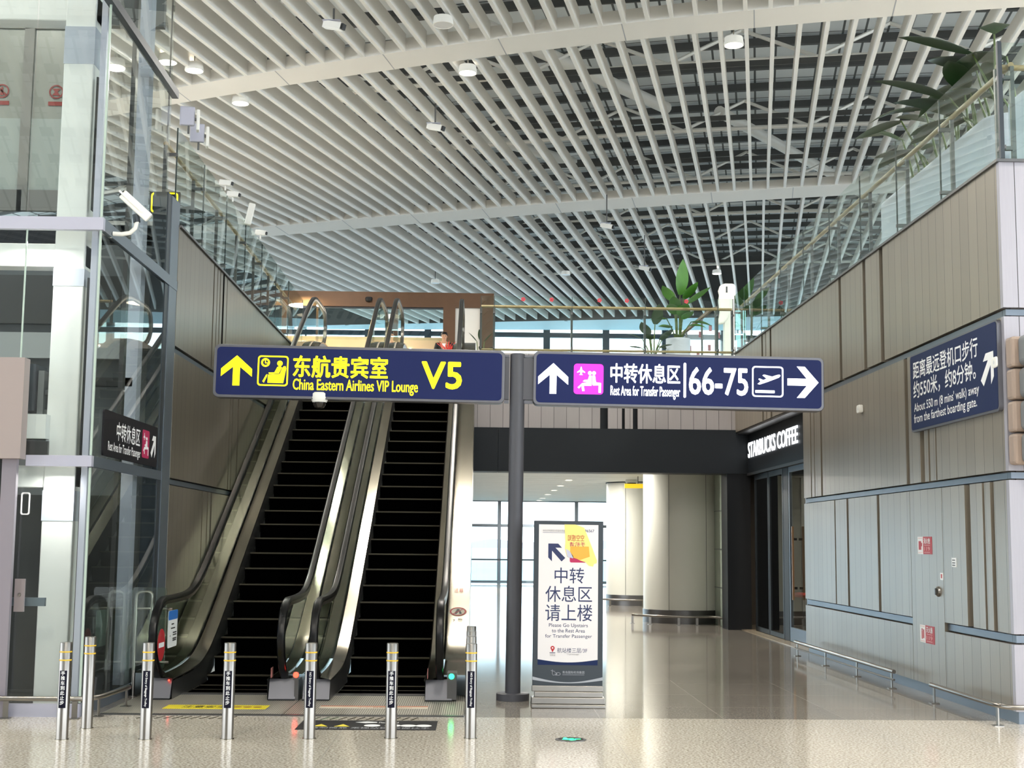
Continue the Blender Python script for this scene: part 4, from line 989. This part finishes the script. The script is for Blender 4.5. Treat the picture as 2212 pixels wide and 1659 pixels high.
lbx('guide_rail', BLACK, (-3.965, -3.945, 13.7, 13.8, .1, 2.3), (-3.985, -3.965, 13.7, 13.8, 2.5, 4.3), (-3.985, -3.965, 13.7, 13.8, 5.0, 6.4)); lbx('steel_channel', ALU_L, (-3.93, -3.87, 13.6, 13.75, .1, 9))
lbx('concrete_post', CONC_G, (-4.1, -3.95, 15.7, 15.9, .05, 9.0)); lbx('steel_channel', STEEL_D, (-3.95, -3.9, 14.9, 15.0, .05, 9.0))
lbx('back_wall', mat('shaft_grey', '#6b6d6c', .7), (-7, -3.95, 16.3, 16.4, 0, 5.45), (-7, -3.95, 16.3, 16.4, 7.95, 9.2))
lbx('dark_lining', mat('shaft_dark', '#2b2b29', .5), (-7, -4.03, 15.2, 15.25, .05, 2.15)); lbx('rib', ALU, (-4.75, -4.71, 15.15, 15.2, .1, 2.1), (-4.55, -4.53, 15.15, 15.2, .1, 2.1), (-4.40, -4.37, 15.15, 15.2, .1, 2.1))
lbx('shaft_beam', mat('shaft_band', '#8d9090', .6), (-7, -4.0, 15.8, 15.9, 3.75, 4.05)); lbx('shaft_beam', mat('shaft_dark', '#2b2b29', .5), (-7, -4.0, 15.78, 15.88, 4.15, 4.72)); lbx('shaft_beam', mat('shaft_dark', '#2b2b29', .5), (-7, -4.0, 15.7, 15.8, 3.42, 3.52))
dr = lbx('landing_door', mat('door_grey', '#75736f', .45), (-6.2, -6.1, 15.84, 15.9, 5.5, 7.9), (-5.48, -5.40, 15.84, 15.9, 5.5, 7.9), (-4.66, -4.56, 15.84, 15.9, 5.5, 7.9), (-6.2, -4.56, 15.84, 15.9, 7.72, 7.9), (-6.2, -4.56, 15.84, 15.9, 5.5, 5.75), (-5.42, -5.36, 15.83, 15.9, 5.5, 7.9))
lbx('frosted_pane', FROST, (-6.1, -5.48, 15.86, 15.87, 5.75, 6.62), (-5.36, -4.66, 15.86, 15.87, 5.75, 6.62), par=dr); lbx('pane', mat('door_upper_grey', '#84857f', .25), (-6.1, -5.48, 15.866, 15.876, 6.62, 7.72), (-5.36, -4.66, 15.866, 15.876, 6.62, 7.72), par=dr)
for x in (-5.72, -5.08):
    p = MB(); c = (x - LO.x, 15.855 - LO.y, 6.95); ring(p, circ(c[0], c[2], .085, 24), circ(c[0], c[2], .068, 24), c[1]); flat(p, rrect(c[0] - .09, c[2] - .17, c[0] + .09, c[2] - .12, .005), c[1])
    if x < -5.5: flat(p, [(c[0] - .06, c[2] + .04), (c[0] - .045, c[2] + .055), (c[0] + .06, c[2] - .04), (c[0] + .045, c[2] - .055)], c[1]); flat(p, [(c[0] - .02, c[2] - .05), (c[0] + .02, c[2] - .05), (c[0] + .01, c[2] + .05), (c[0] - .01, c[2] + .05)], c[1])
    else: flat(p, [(c[0] - .05, c[2] + .04), (c[0] + .05, c[2] + .04), (c[0] + .015, c[2]), (c[0] + .05, c[2] - .045), (c[0] - .05, c[2] - .045), (c[0] - .015, c[2])], c[1])
    p.build('prohibition_sticker', mat('dark_red_ink', '#7c2a26', .5), dr)
lbx('door_machine', mat('machine_grey', '#6a6c6c', .4), (-4.46, -4.40, 13.8, 14.2, 2.78, 3.36), (-4.40, -4.32, 13.85, 13.95, 3.12, 3.17), (-4.40, -4.32, 13.85, 13.95, 2.92, 2.97)); lbx('machine_box', FRAME_D, (-4.62, -4.47, 13.75, 14.1, 2.95, 3.42)); lbx('sill_box', CONC, (-4.62, -4.30, 13.6, 13.9, 2.66, 2.90)); lbx('sill_plate', STEEL_D, (-4.66, -4.30, 13.7, 13.9, 2.50, 2.64))
pl = lbx('lock_plate', mat('plate_mauve', '#93898a', .4, .4), (-4.42, -4.325, 13.285, 13.31, .98, 1.29)); MB().lathe([(0, .012), (.014, .010), (.018, 0)], (-4.372 - LO.x, 13.285 - LO.y, 1.14), 16, axis='Y').build('keyhole', STEEL, pl)
lbx('push_bar', ALU, (-4.47, -4.15, 13.36, 13.40, 1.03, 1.11))
p = MB(); ring(p, rrect(-4.405 - LO.x, 1.90, -4.318 - LO.x, 2.115, .02), rrect(-4.392 - LO.x, 1.912, -4.331 - LO.x, 2.103, .015), -.02, .006); p.build('display_frame', W_INK, t)
t = thing('door_surround', 'beige metal fascia and jamb at the left edge beside the lift', 'door surround', (-4.37, 13.1, 0))
MB().box(-2.2, 0, 0, .16, 2.43, 3.40).build('fascia', mat('mauve_beige', '#a19490', .5, .2), t); MB().box(-.20, -.06, .10, .16, 0, 2.43).build('jamb', mat('jamb_mauve', '#8f8890', .45, .3), t); MB().box(-2.2, -.20, .12, .16, 0, 2.43).build('dark_opening', mat('dark_opening', '#2a2b2c', .2), t)  # dark sheet stands in for the shade inside the opening beside the jamb
t = thing('lift_camera', 'white bullet camera on a curved arm fixed to the lift steel band', 'camera', (-3.735, 13.62, 4.74))
MB().lathe([(0, .0), (.045, .0), (.045, .015), (.03, .02), (0, .02)], (0, 0, 0), 18, axis='X').build('wall_plate', WHITE, t)
MB().tube([(.01, 0, 0), (.10, 0, -.005), (.18, 0, .01), (.23, 0, .06), (.245, 0, .13)], .022, 12).build('arm', WHITE, t); MB().tube([(.245, 0, .12), (.23, 0, .20)], .035, 12).build('knuckle', FRAME_D, t)
MB().bar((.10, -.05, .40), (.36, .03, .17), .11, .10, up=(.7, 0, .7)).build('body', WHITE, t, bev=.015); MB().bar((.075, -.06, .425), (.30, .01, .225), .13, .02, up=(.7, 0, .7)).build('sun_shield', WHITE, t); MB().bar((.093, -.052, .407), (.10, -.05, .40), .08, .07, up=(.7, 0, .7)).build('lens', BLACK, t)
s = thing('upper_sign', 'small dark hanging sign with yellow outline behind the lift glass', 'sign', (-4.02, 17.0, 5.93)); MB().box(-.19, .19, 0, .05, -.15, .12).build('case', SIGN_K, s)
p = MB(); ring(p, rrect(-.17, -.15, .17, .11, .04), rrect(-.15, -.13, .15, .09, .03), -.002); 
for x in (-.09, -.03, .03, .08): p.box(x - .012, x + .014, -.003, -.001, -.12, .02)
p.build('yellow_outline', Y_LIT, s); MB().box(-.01, .01, .02, .03, .12, 3.0).build('hanger', STEEL_D, s)

# ---------------------------------------------------------------- glass railings of the upper floor
def railing(name, label, axis, c, joints, z0, z1, rail_z, off, low=False, m=None):
    t = thing(name, label, 'railing', (0, 0, 0), 0, 'glass railings of the upper floor'); m = m or GL_G
    bx = (lambda b, a0, a1, c0, c1, za, zb: b.box(c0, c1, a0, a1, za, zb)) if axis == 'Y' else (lambda b, a0, a1, c0, c1, za, zb: b.box(a0, a1, c0, c1, za, zb))
    for a0, a1 in zip(joints, joints[1:]):
        b = MB(); bx(b, a0 + .008, a1 - .008, c - .007, c + .007, z0, z1); b.build('glass_panel', m, t)
    for a in joints:
        b = MB(); bx(b, a - .022, a + .022, c + off - .02, c + off + .02, z0, rail_z - .02)
        for z in (z0 + .12, rail_z - .14): bx(b, a - .02, a + .02, min(c - .012, c + off), max(c + .012, c + off), z - .02, z + .02)
        b.build('post', STEEL_D, t)
        b = MB(); bx(b, a - .006, a + .006, c - .008, c + .008, z0, z1); b.build('joint', mat('glass_joint', '#2e3a38', .3), t)
    P = [((c + off, a, rail_z) if axis == 'Y' else (a, c + off, rail_z)) for a in (joints[0], joints[-1])]
    MB().tube(P, .03, 12).build('handrail', WOOD, t)
    if low:
        P = [((c + off, a, z0 + .09) if axis == 'Y' else (a, c + off, z0 + .09)) for a in (joints[0], joints[-1])]; MB().tube(P, .025, 10).build('foot_rail', WOOD, t)
    return t
JR = [13.2, 14.95, 16.57, 18.2, 19.85, 21.5, 23.15, 24.8, 26.4, 27.4]
railing('glass_railing', 'green tinted glass railing on top of the right panelled wall', 'Y', 5.18, JR, 5.53, 6.73, 6.52, .14)
railing('glass_railing', 'glass railing on the corner above the grey wall units', 'X', 13.15, [5.2, 6.9, 8.8], 5.53, 6.73, 6.52, .14)
railing('glass_railing', 'green tinted glass railing on top of the left panelled wall', 'Y', -3.75, [16.4, 18.05, 19.7, 21.35, 23.0, 24.65, 26.3, 28.4], 5.53, 6.70, 6.50, -.14)
fr = railing('glass_railing', 'glass railing with red flower stickers above the passage fascia', 'X', 27.5, [.0, .27, 1.86, 3.36, 4.85, 5.16], 5.5, 6.68, 6.48, .12, True, GL)
for x in (.86, 1.44, 2.42, 2.98, 4.2): 
    p = MB()
    for k in range(5): a = k * 2 * math.pi / 5; flat(p, circ(x + .028 * math.cos(a), 6.615 + .028 * math.sin(a), .02, 10), 27.485)
    p.build('flower_sticker', mat('flower_red', '#c8404c', .5), fr)
MB().box(5.16, 5.20, 13.13, 13.17, 5.53, 6.74).build('corner_post', FRAME_D, bpy.data.objects['glass_railing'])

# little cameras and aerials on the left railing
def aerial(x, y, z, label, sx=1.):
    t = thing('wifi_aerial', label, 'aerial', (x, y, z), .2, 'white aerials on the left railing')
    MB().cyl((0, 0, 0), (0, 0, .25), .012, 8).build('mast', STEEL_D, t); MB().box(-.11, .07, -.03, .03, .10, .34).build('panel', ALU_L, t, bev=.015); MB().box(.09, .13, -.06, .06, .04, .30).build('side_panel', WHITE, t, bev=.01); MB().box(.04, .10, -.02, .02, .17, .20).build('bracket', STEEL_D, t)
aerial(-3.62, 16.4, 6.63, 'upper of the two white panel aerials on the left railing beside the lift'); aerial(-3.62, 17.0, 6.60, 'lower of the two white panel aerials on the left railing')
def rail_cam(x, y, z, label, hh=.12):
    t = thing('rail_camera', label, 'camera', (x, y, z), 0, 'small white cameras on the left railing'); MB().cyl((0, 0, 0), (0, 0, hh), .012, 8).build('stem', WHITE, t); MB().bar((-.08, 0, hh), (.10, -.05, hh - .03), .08, .08).build('body', WHITE, t, bev=.012); MB().bar((.10, -.05, hh - .03), (.115, -.054, hh - .033), .05, .05).build('lens', BLACK, t)
rail_cam(-3.72, 19.4, 6.70, 'first small white camera after the aerials on the left railing'); rail_cam(-3.70, 19.9, 6.66, 'second small white camera after the aerials on the left railing'); rail_cam(-3.72, 22.6, 6.70, 'small white camera before the far cross beam on the left railing')
t = thing('rail_speaker', 'white upright slab speaker clipped to the left railing', 'speaker', (-3.70, 21.2, 6.62), .15); MB().bar((0, 0, 0), (.07, 0, .34), .10, .10, up=(0, 1, 0)).build('cabinet', WHITE, t, bev=.015); MB().box(-.05, .03, .0, .03, .02, .07).build('clip', STEEL_D, t)

# ---------------------------------------------------------------- lobby across the escalator head
t = thing('lounge_storefront', 'bronze framed lounge front across the escalator head', 'shop front', (-2.5, 38, 5.5)); LF = Vector((-2.5, 38, 5.5))
def fb(name, m, *bs):
    b = MB()
    for x0, x1, y0, y1, z0, z1 in bs: b.box(x0 - LF.x, x1 - LF.x, y0 - LF.y, y1 - LF.y, z0 - LF.z, z1 - LF.z)
    return b.build(name, m, t)
fb('header', BROWN, (-5.6, .36, 37.9, 38.3, 8.22, 8.64)); fb('jamb', BROWN, (-1.06, -.72, 37.9, 38.3, 5.5, 8.22)); fb('jamb', BROWN, (-.02, .36, 37.9, 38.4, 5.5, 8.22)); fb('mullion', BROWN, (-4.62, -4.56, 37.95, 38.1, 5.5, 8.22), (-5.6, -5.45, 37.95, 38.3, 5.5, 8.22))
fb('white_panel', WHITE, (-.72, -.02, 38.0, 38.1, 5.5, 8.46)); fb('glass_pane', GL, (-4.56, -1.06, 38.02, 38.035, 7.3, 8.22)); fb('transom', FRAME_D, (-4.6, -1.06, 37.98, 38.08, 8.18, 8.23)); fb('counter_wall', BEIGE, (-5.5, -1.06, 38.3, 38.4, 5.5, 7.42))
fb('spot', LED, (-4.04, -3.98, 38.28, 38.3, 7.05, 7.10), (-2.02, -1.96, 38.28, 38.3, 7.05, 7.10), (-3.0, -2.95, 38.28, 38.3, 6.95, 7.0))
t = thing('header_camera', 'black dome camera under the bronze lounge header', 'camera', (-3.15, 37.85, 8.42)); MB().lathe([(0, .06), (.09, .05), (.10, .0), (.08, -.06), (0, -.09)], seg=20).build('dome', BLACK, t); MB().box(-.05, .05, 0, .06, .02, .07).build('bracket', FRAME_D, t)
lamp_area('lounge_lamp', (-5.0, 37.0, 8.5), .4, 50, (1, .75, .35)); lamp_area('lounge_lamp', (-2.6, 37.2, 8.1), .8, 22, (1, .82, .6))
t = thing('reception_counter', 'pale reception counter before the lounge front', 'counter', (-1.5, 35.5, 5.5)); MB().box(-2.2, 1.1, -.35, .35, 0, .78).build('body', BEIGE, t); MB().box(-2.25, 1.15, -.4, .4, 0.78, .83).build('top', WHITE, t)
t = thing('red_bouquet', 'vase of spiky red branches on the reception counter', 'flowers', (-.86, 35.35, 6.33)); MB().lathe([(0, .0), (.05, .0), (.07, .08), (.04, .16), (.05, .18)], seg=18).build('vase', WHITE, t)
p = MB(); rn = random.Random(3)
for i in range(40): a = rn.uniform(0, 6.28); l = rn.uniform(.2, .42); e = rn.uniform(.1, .9); p.tube([(0, 0, .15), (.4 * l * e * math.cos(a), .4 * l * e * math.sin(a), .15 + .6 * l), (l * e * math.cos(a), l * e * math.sin(a), .15 + l)], [.006, .008, .004], 5)
p.build('branches', PINK, t)

# ---------------------------------------------------------------- the person at the counter
def skin_mesh(name, verts, edges, radii, m, parent, root=0, lev=2):
    me = bpy.data.meshes.new(name); me.from_pydata(verts, edges, []); o = bpy.data.objects.new(name, me); COL.objects.link(o)
    md = o.modifiers.new('skin', 'SKIN'); md.use_smooth_shade = True
    for i, sv in enumerate(me.skin_vertices[0].data): rr = radii[i]; sv.radius = (rr, rr) if not isinstance(rr, tuple) else rr; sv.use_root = (i == root)
    sb = o.modifiers.new('sub', 'SUBSURF'); sb.levels = lev; sb.render_levels = lev
    me.materials.append(m); bpy.context.view_layer.update()
    ev = o.evaluated_get(bpy.context.evaluated_depsgraph_get()); m2 = bpy.data.meshes.new_from_object(ev); o.modifiers.clear(); o.data = m2; bpy.data.meshes.remove(me); m2.name = name
    if not m2.materials: m2.materials.append(m)
    o.parent = parent; return o
t = thing('person', 'person in black suit standing at the counter behind red branches', 'person', (-.98, 36.35, 5.5)); t['kind'] = 'thing'; t.scale = (1.04, 1.04, 1.04)
V = [(0, 0, .92), (0, .01, 1.10), (0, .01, 1.28), (0, 0, 1.40), (0, -.01, 1.47), (0, -.02, 1.53), (0, -.03, 1.60), (0, -.02, 1.66)]; Rr = [(.15, .11), (.14, .10), (.16, .11), (.10, .08), .052, .06, .082, .068]
Ed = [(i, i + 1) for i in range(7)]
def addv(p, r, frm): V.append(p); Rr.append(r); Ed.append((frm, len(V) - 1)); return len(V) - 1
for sx in (-1, 1):
    a = addv((sx * .17, .0, 1.38), .06, 3); b2 = addv((sx * .23, .02, 1.12), .045, a); c = addv((sx * .16, -.22, 1.06), .032, b2); d = addv((sx * .12, -.31, 1.08), (.036, .018), c)
    for k in range(4): f1 = addv((sx * (.095 + .018 * k), -.365 + .006 * abs(k - 1.5), 1.082), .010, d); addv((sx * (.092 + .018 * k), -.395 + .008 * abs(k - 1.5), 1.065), .008, f1)
    f1 = addv((sx * .075, -.325, 1.085), .011, d); addv((sx * .06, -.35, 1.08), .009, f1)
    h = addv((sx * .09, 0, .84), .09, 0); kn = addv((sx * .10, -.01, .48), .06, h); an = addv((sx * .10, .02, .09), .04, kn); addv((sx * .11, -.12, .035), .035, an)
body = skin_mesh('body', V, Ed, Rr, SKIN, t)
V2 = [(0, 0, .86), (0, .01, 1.10), (0, .01, 1.28), (0, 0, 1.40), (0, 0, 1.44)]; R2 = [(.17, .13), (.155, .115), (.175, .125), (.12, .095), .07]; E2 = [(0, 1), (1, 2), (2, 3), (3, 4)]
for sx in (-1, 1): n = len(V2); V2 += [(sx * .18, 0, 1.38), (sx * .24, .02, 1.12), (sx * .17, -.20, 1.06)]; R2 += [.075, .060, .045]; E2 += [(3, n), (n, n + 1), (n + 1, n + 2)]
skin_mesh('jacket', V2, E2, R2, SUIT, t)
V2 = [(0, 0, .90)]; R2 = [(.16, .12)]; E2 = []
for sx in (-1, 1): n = len(V2); V2 += [(sx * .09, 0, .82), (sx * .10, -.01, .48), (sx * .10, .02, .10)]; R2 += [.10, .075, .06]; E2 += [(0, n), (n, n + 1), (n + 1, n + 2)]
skin_mesh('trousers', V2, E2, R2, SUIT, t)
p = MB(); n = 14; VV = []
for i in range(9):
    ph = math.radians(-8 + 98 * i / 8)
    for k in range(n): a = 2 * math.pi * k / n; fr_ = .018 if math.sin(a) < -.2 and ph < .75 else 0; VV.append((.088 * math.cos(ph) * math.cos(a), -.02 + .10 * math.cos(ph) * math.sin(a) + fr_ * 2.0, 1.605 + .115 * math.sin(ph) + fr_ * 1.5))
p.add(VV, [(i * n + k, i * n + (k + 1) % n, (i + 1) * n + (k + 1) % n, (i + 1) * n + k) for i in range(8) for k in range(n)], 0, True); p.build('hair', HAIR, t)
p = MB()
for sx in (-1, 1): p.lathe([(0, .006), (.010, .003), (.011, 0)], (sx * .032, -.105, 1.60), 10, axis='Y')
p.build('eyes', BLACK, t); MB().add([(-.012, -.105, 1.565), (.012, -.105, 1.565), (0, -.128, 1.572), (0, -.106, 1.605)], [(0, 1, 2), (1, 3, 2), (3, 0, 2)]).build('nose', SKIN, t); MB().box(-.022, .022, -.108, -.100, 1.535, 1.542).build('mouth', R_INK, t)
p = MB()
for sx in (-1, 1): p.lathe([(0, .0), (.02, .01), (.026, .0)], (sx * .085, -.015, 1.59), 10, axis='X')
p.build('ears', SKIN, t); MB().add([(-.05, -.115, 1.40), (.05, -.115, 1.40), (0, -.125, 1.18)], [(0, 1, 2)]).build('shirt_front', W_INK, t)

# ---------------------------------------------------------------- plants, planters and furniture on the upper floor
def leaf(mb, base, az, el, ln, wd, droop=.5, mi=0, n=7):
    d = Vector((math.cos(az) * math.cos(el), math.sin(az) * math.cos(el), math.sin(el))); p = Vector(base); rows = []
    sd = Vector((-math.sin(az), math.cos(az), 0))
    for i in range(n + 1):
        s = i / n; wdt = wd * math.sin(math.pi * min(1, .06 + .94 * s)) ** .75 * (1 - .25 * s); dn = Vector((d.x, d.y, d.z)).normalized(); up = sd.cross(dn)
        rows.append((p - sd * wdt / 2 + up * wdt * .12, p.copy(), p + sd * wdt / 2 + up * wdt * .12)); d = (d + Vector((0, 0, -droop / n))).normalized(); p = p + d * ln / n
    vs = [q for r_ in rows for q in r_]; fs = []
    for i in range(n):
        for k in range(2): fs.append((3 * i + k, 3 * i + k + 1, 3 * i + 3 + k + 1, 3 * i + 3 + k))
    mb.add(vs, fs, mi, True)
def plant(name, label, x, y, z, pot, specs, leafm, stemm=STALK, cat='plant', grp=None):
    t = thing(name, label, cat, (x, y, z), 0, grp)
    if pot: r_, h = pot; MB().lathe([(0, 0), (r_ * .86, 0), (r_, h * .5), (r_, h), (r_ - .03, h), (r_ - .03, h - .06)], seg=36).build('pot', LAVP, t); MB().lathe([(0, h - .06), (r_ - .03, h - .06)], seg=24).build('soil', SOIL, t); z0 = h - .07
    else: z0 = 0
    st_, lf = MB(), MB()
    for az, lean, hh, el, ln, wd, dr in specs:
        b = Vector((.05 * math.cos(az), .05 * math.sin(az), z0)); tp = b + Vector((lean * math.cos(az), lean * math.sin(az), hh)); md = (b + tp) / 2 + Vector((lean * .15 * math.cos(az), lean * .15 * math.sin(az), .05)) * -1
        st_.tube([b, (b + tp) / 2 - Vector((math.cos(az), math.sin(az), 0)) * lean * .15, tp], [.018, .014, .010], 6); leaf(lf, tp, az, el, ln, wd, dr)
    st_.build('stems', stemm, t); lf.build('leaves', leafm, t); return t
plant('potted_plant', 'tall broad-leaved plant in a grey round pot behind the glass railing', 4.38, 29.9, 5.5, (.27, .70), [(-1.2, .05, 1.05, 1.40, .80, .36, .1), (-.5, .12, .85, .75, .70, .42, .5), (-2.4, .10, .90, 1.0, .50, .36, .8), (3.6, .25, .50, .4, .48, .34, 1.0), (-.3, .25, .45, .4, .50, .34, 1.2), (-1.4, .14, .55, .9, .5, .34, .9), (-2.0, .12, .6, .8, .5, .34, .9), (3.9, .2, .3, .5, .45, .32, 1.0), (5.6, .22, .35, .4, .48, .32, 1.1), (-.9, .12, .95, .9, .55, .34, .6), (-1.9, .1, .72, .9, .45, .3, .8), (-1.0, .1, .5, .8, .4, .3, .9)], LEAF)
plant('potted_plant', 'lower dark leafy plant at the left of the tall potted plant', 3.75, 29.4, 5.5, (.2, .25), [(-1.2, .06, .75, 1.2, .46, .32, .3), (-2.2, .12, .5, .9, .42, .3, .6), (-.8, .15, .4, .8, .42, .3, .6), (2.8, .18, .45, .7, .36, .2, .7), (.2, .2, .5, .6, .36, .2, .7), (3.6, .24, .22, .4, .34, .2, .7), (5.4, .2, .25, .4, .34, .2, .7), (1.9, .1, .6, .9, .34, .2, .6), (4.4, .14, .4, .6, .34, .2, .8), (.9, .2, .3, .4, .34, .18, .8)], LEAF_D)
plant('potted_plant', 'small leafy plant beside the white panel of the lounge front', .0, 33.5, 5.5, (.18, .45), [(a, .12, .5, .6, .35, .10, .8) for a in (.2, 1.1, 2.0, 2.9, 3.8, 4.7, 5.6)] + [(a, .06, .75, 1.0, .35, .1, .6) for a in (.6, 2.6, 4.6)], LEAF_D)
def planter(label, x0, x1, y0, y1, z0, z1, specs, lfm):
    t = thing('planter', label, 'planter', ((x0 + x1) / 2, (y0 + y1) / 2, z0), 0, 'big grey planters on the upper floor'); dx, dy = (x1 - x0) / 2, (y1 - y0) / 2
    MB().prism(rrect(-dx, -dy, dx, dy, .3, 8), lambda a, b, tt: (a, b, tt), 0, z1 - z0).build('tub', LAVP, t, bev=.04); MB().prism(rrect(-dx + .06, -dy + .06, dx - .06, dy - .06, .25, 8), lambda a, b, tt: (a, b, tt), z1 - z0, z1 - z0 + .01).build('soil', SOIL, t)
    t2 = thing('planter_plant', label.replace('long grey planter', 'broad dark leaves rising from the long grey planter'), 'plant', ((x0 + x1) / 2, (y0 + y1) / 2, z1), 0, 'plants in the big planters')
    s_, l_ = MB(), MB()
    for px, py, az, lean, hh, el, ln, wd, dr in specs:
        b = Vector((px, py, 0)); tp = b + Vector((lean * math.cos(az), lean * math.sin(az), hh)); s_.tube([b, b * .5 + tp * .5 + Vector((0, 0, .06)), tp], [.02, .016, .01], 6); leaf(l_, tp, az, el, ln, wd, dr)
    s_.build('stems', STALK, t2); l_.build('leaves', lfm, t2)
rn = random.Random(11); S = []
for i in range(22): S.append((rn.uniform(-.3, .2), rn.uniform(-2.0, 1.4), rn.uniform(1.8, 4.6), rn.uniform(.1, .4), rn.uniform(.35, 1.0), rn.uniform(.1, .9), rn.uniform(.6, 1.05), rn.uniform(.3, .46), rn.uniform(.5, 1.2)))
planter('long grey planter behind the right glass railing', 5.75, 6.7, 14.9, 19.4, 5.5, 6.60, S, LEAF_D)
S = [(rn.uniform(-.8, .8), rn.uniform(-.2, .2), rn.uniform(0, 6.28), rn.uniform(.05, .3), rn.uniform(.3, .8), rn.uniform(.2, .9), rn.uniform(.4, .7), rn.uniform(.18, .3), rn.uniform(.5, 1.2)) for i in range(12)]
planter('long grey planter behind the corner glass railing', 5.7, 8.6, 13.6, 14.5, 5.5, 6.5, S, LEAF_D)
# white kiosk, notice stand, stair
t = thing('white_kiosk', 'white kiosk with rounded head at the right end of the upper railing', 'kiosk', (5.30, 28.9, 5.5)); MB().prism(rrect(-.08, 0, .16, 1.45, .02), lambda a, b, tt: (a, tt, b), -.10, .10).build('stand', WHITE, t, bev=.015)
MB().prism([(-.26, .86), (-.10, .88), (.0, 1.0), (.05, 1.15), (.04, 1.72), (-.04, 1.76), (-.16, 1.72), (-.20, 1.60), (-.18, 1.50), (-.20, 1.38), (-.17, 1.15), (-.19, 1.02)], lambda a, b, tt: (a, tt, b), -.14, .02).build('arm_cover', WHITE, t, bev=.03); MB().prism(rrect(-.12, 1.38, .18, 1.77, .08), lambda a, b, tt: (a, tt, b), -.05, .22).build('head', WHITE, t, bev=.03); MB().box(-.05, -.02, -.155, -.14, 1.55, 1.68).build('slot', FRAME_D, t)
t = thing('notice_stand', 'slim stand with two pale cyan boards beside the white kiosk', 'notice stand', (5.62, 29.4, 5.5)); MB().box(-.02, .02, 0, .04, 0, 1.35).build('post', STEEL_D, t)
for z in (.35, .85): MB().box(-.17, .17, -.03, 0, z, z + .42).build('board', mat('cyan_board', '#a8e4ea', .4, emit=.25, ecol='#a8e4ea'), t)
MB().box(-.2, .2, -.1, .14, 0, .02).build('foot', STEEL_D, t)
t = thing('stair_rail', 'brown stair handrail with glass side and pink prints', 'stair railing', (4.7, 31.6, 5.5))
MB().bar((.0, 0, 1.05), (.55, -1.0, 1.50), .07, .06).bar((.55, -1.0, 1.50), (.75, -1.35, 1.50), .07, .06).build('handrail', mat('rail_brown', '#7b6a58', .45), t)
for a in (.1, .38, .62): y = -a / .55; MB().tube([(a, y, 0), (a, y, 1.02 + .45 * min(1, a / .55))], .025, 8).build('post', STEEL_D, t)
g = MB(); g.add([(.02, -.02, 0), (.75, -1.35, 0), (.75, -1.35, 1.4), (.55, -1.0, 1.4), (.02, -.02, .98)], [(0, 1, 2, 3, 4)]); g.build('glass_side', GL, t)
p = MB()
for a, z in ((.12, .3), (.15, .62), (.30, .45), (.34, .9), (.5, .55), (.52, 1.0), (.66, .8)): y = -a / .55 - .03; p.box(a - .03, a + .04, y - .012, y - .008, z, z + .14)
p.build('pink_prints', mat('pink_print', '#b9808a', .5), t)

# ---------------------------------------------------------------- lower hall fittings and airfield
for y in (30.0, 33.0, 36.9, 40.6, 44.2, 48.1, 52.2, 55.0):
    t = thing('passage_downlight', 'round lit downlight of the single row in the passage ceiling', 'lamp', (2.43, y, 3.37), 0, 'downlights in the passage ceiling'); MB().lathe([(.13, 0), (.13, -.006), (.10, -.008), (.10, -.002)], seg=24).build('trim', WHITE, t); MB().lathe([(0, -.003), (.10, -.003)], seg=24).build('diffuser', LED, t); lamp_area('bulb', (0, 0, -.02), .2, 90, (1, .95, .86), parent=t)
t = thing('passage_camera', 'dome camera under the passage ceiling before the farther column', 'camera', (4.05, 36.2, 3.30)); MB().lathe([(0, .07), (.16, .07), (.17, .0), (.12, -.02)], seg=24).build('housing', COLUMN, t); MB().lathe([(.12, -.02), (.10, -.09), (0, -.13)], seg=20).build('dome', BLACK, t)
t = thing('yellow_sign', 'yellow lit sign edge hanging beside the nearer column', 'sign', (4.02, 34.5, 3.12)); MB().box(-.34, .35, -.05, .05, -.05, .06).build('box', mat('amber_lit', '#d8b62a', .5, emit=.35, ecol='#e8c020'), t); MB().box(-.01, .01, -.01, .01, .06, .27).build('hanger', STEEL_D, t)
t = thing('apron_railing', 'dark rail with glass before the far passage windows', 'railing', (0, 48, 0))
MB().bar((-20, 0, 1.08), (5.5, 0, 1.08), .05, .05).build('top_rail', FRAME_D, t)
for i in range(9): x = 1.33 - 2.4 * i + 2.4; MB().box(x - .02, x + .02, -.02, .02, 0, 1.06).build('post', FRAME_D, t)
MB().box(-20, 5.5, -.006, .006, .1, 1.0).build('glass', GL_W, t)
for i, (x, y, hh) in enumerate(((38, 900, 13), (-60, 1000, 10), (-30, 900, 7))):
    t = thing('apron_mast', ('white light mast standing on the apron', 'distant thin mast on the apron left of the passage', 'short distant mast on the apron')[i], 'mast', (x, y, -4)); MB().cyl((0, 0, 0), (0, 0, hh), .5, 8).build('pole', WHITE, t); MB().box(-1.2, 1.2, -.5, .5, hh - .6, hh).build('head', WHITE, t)
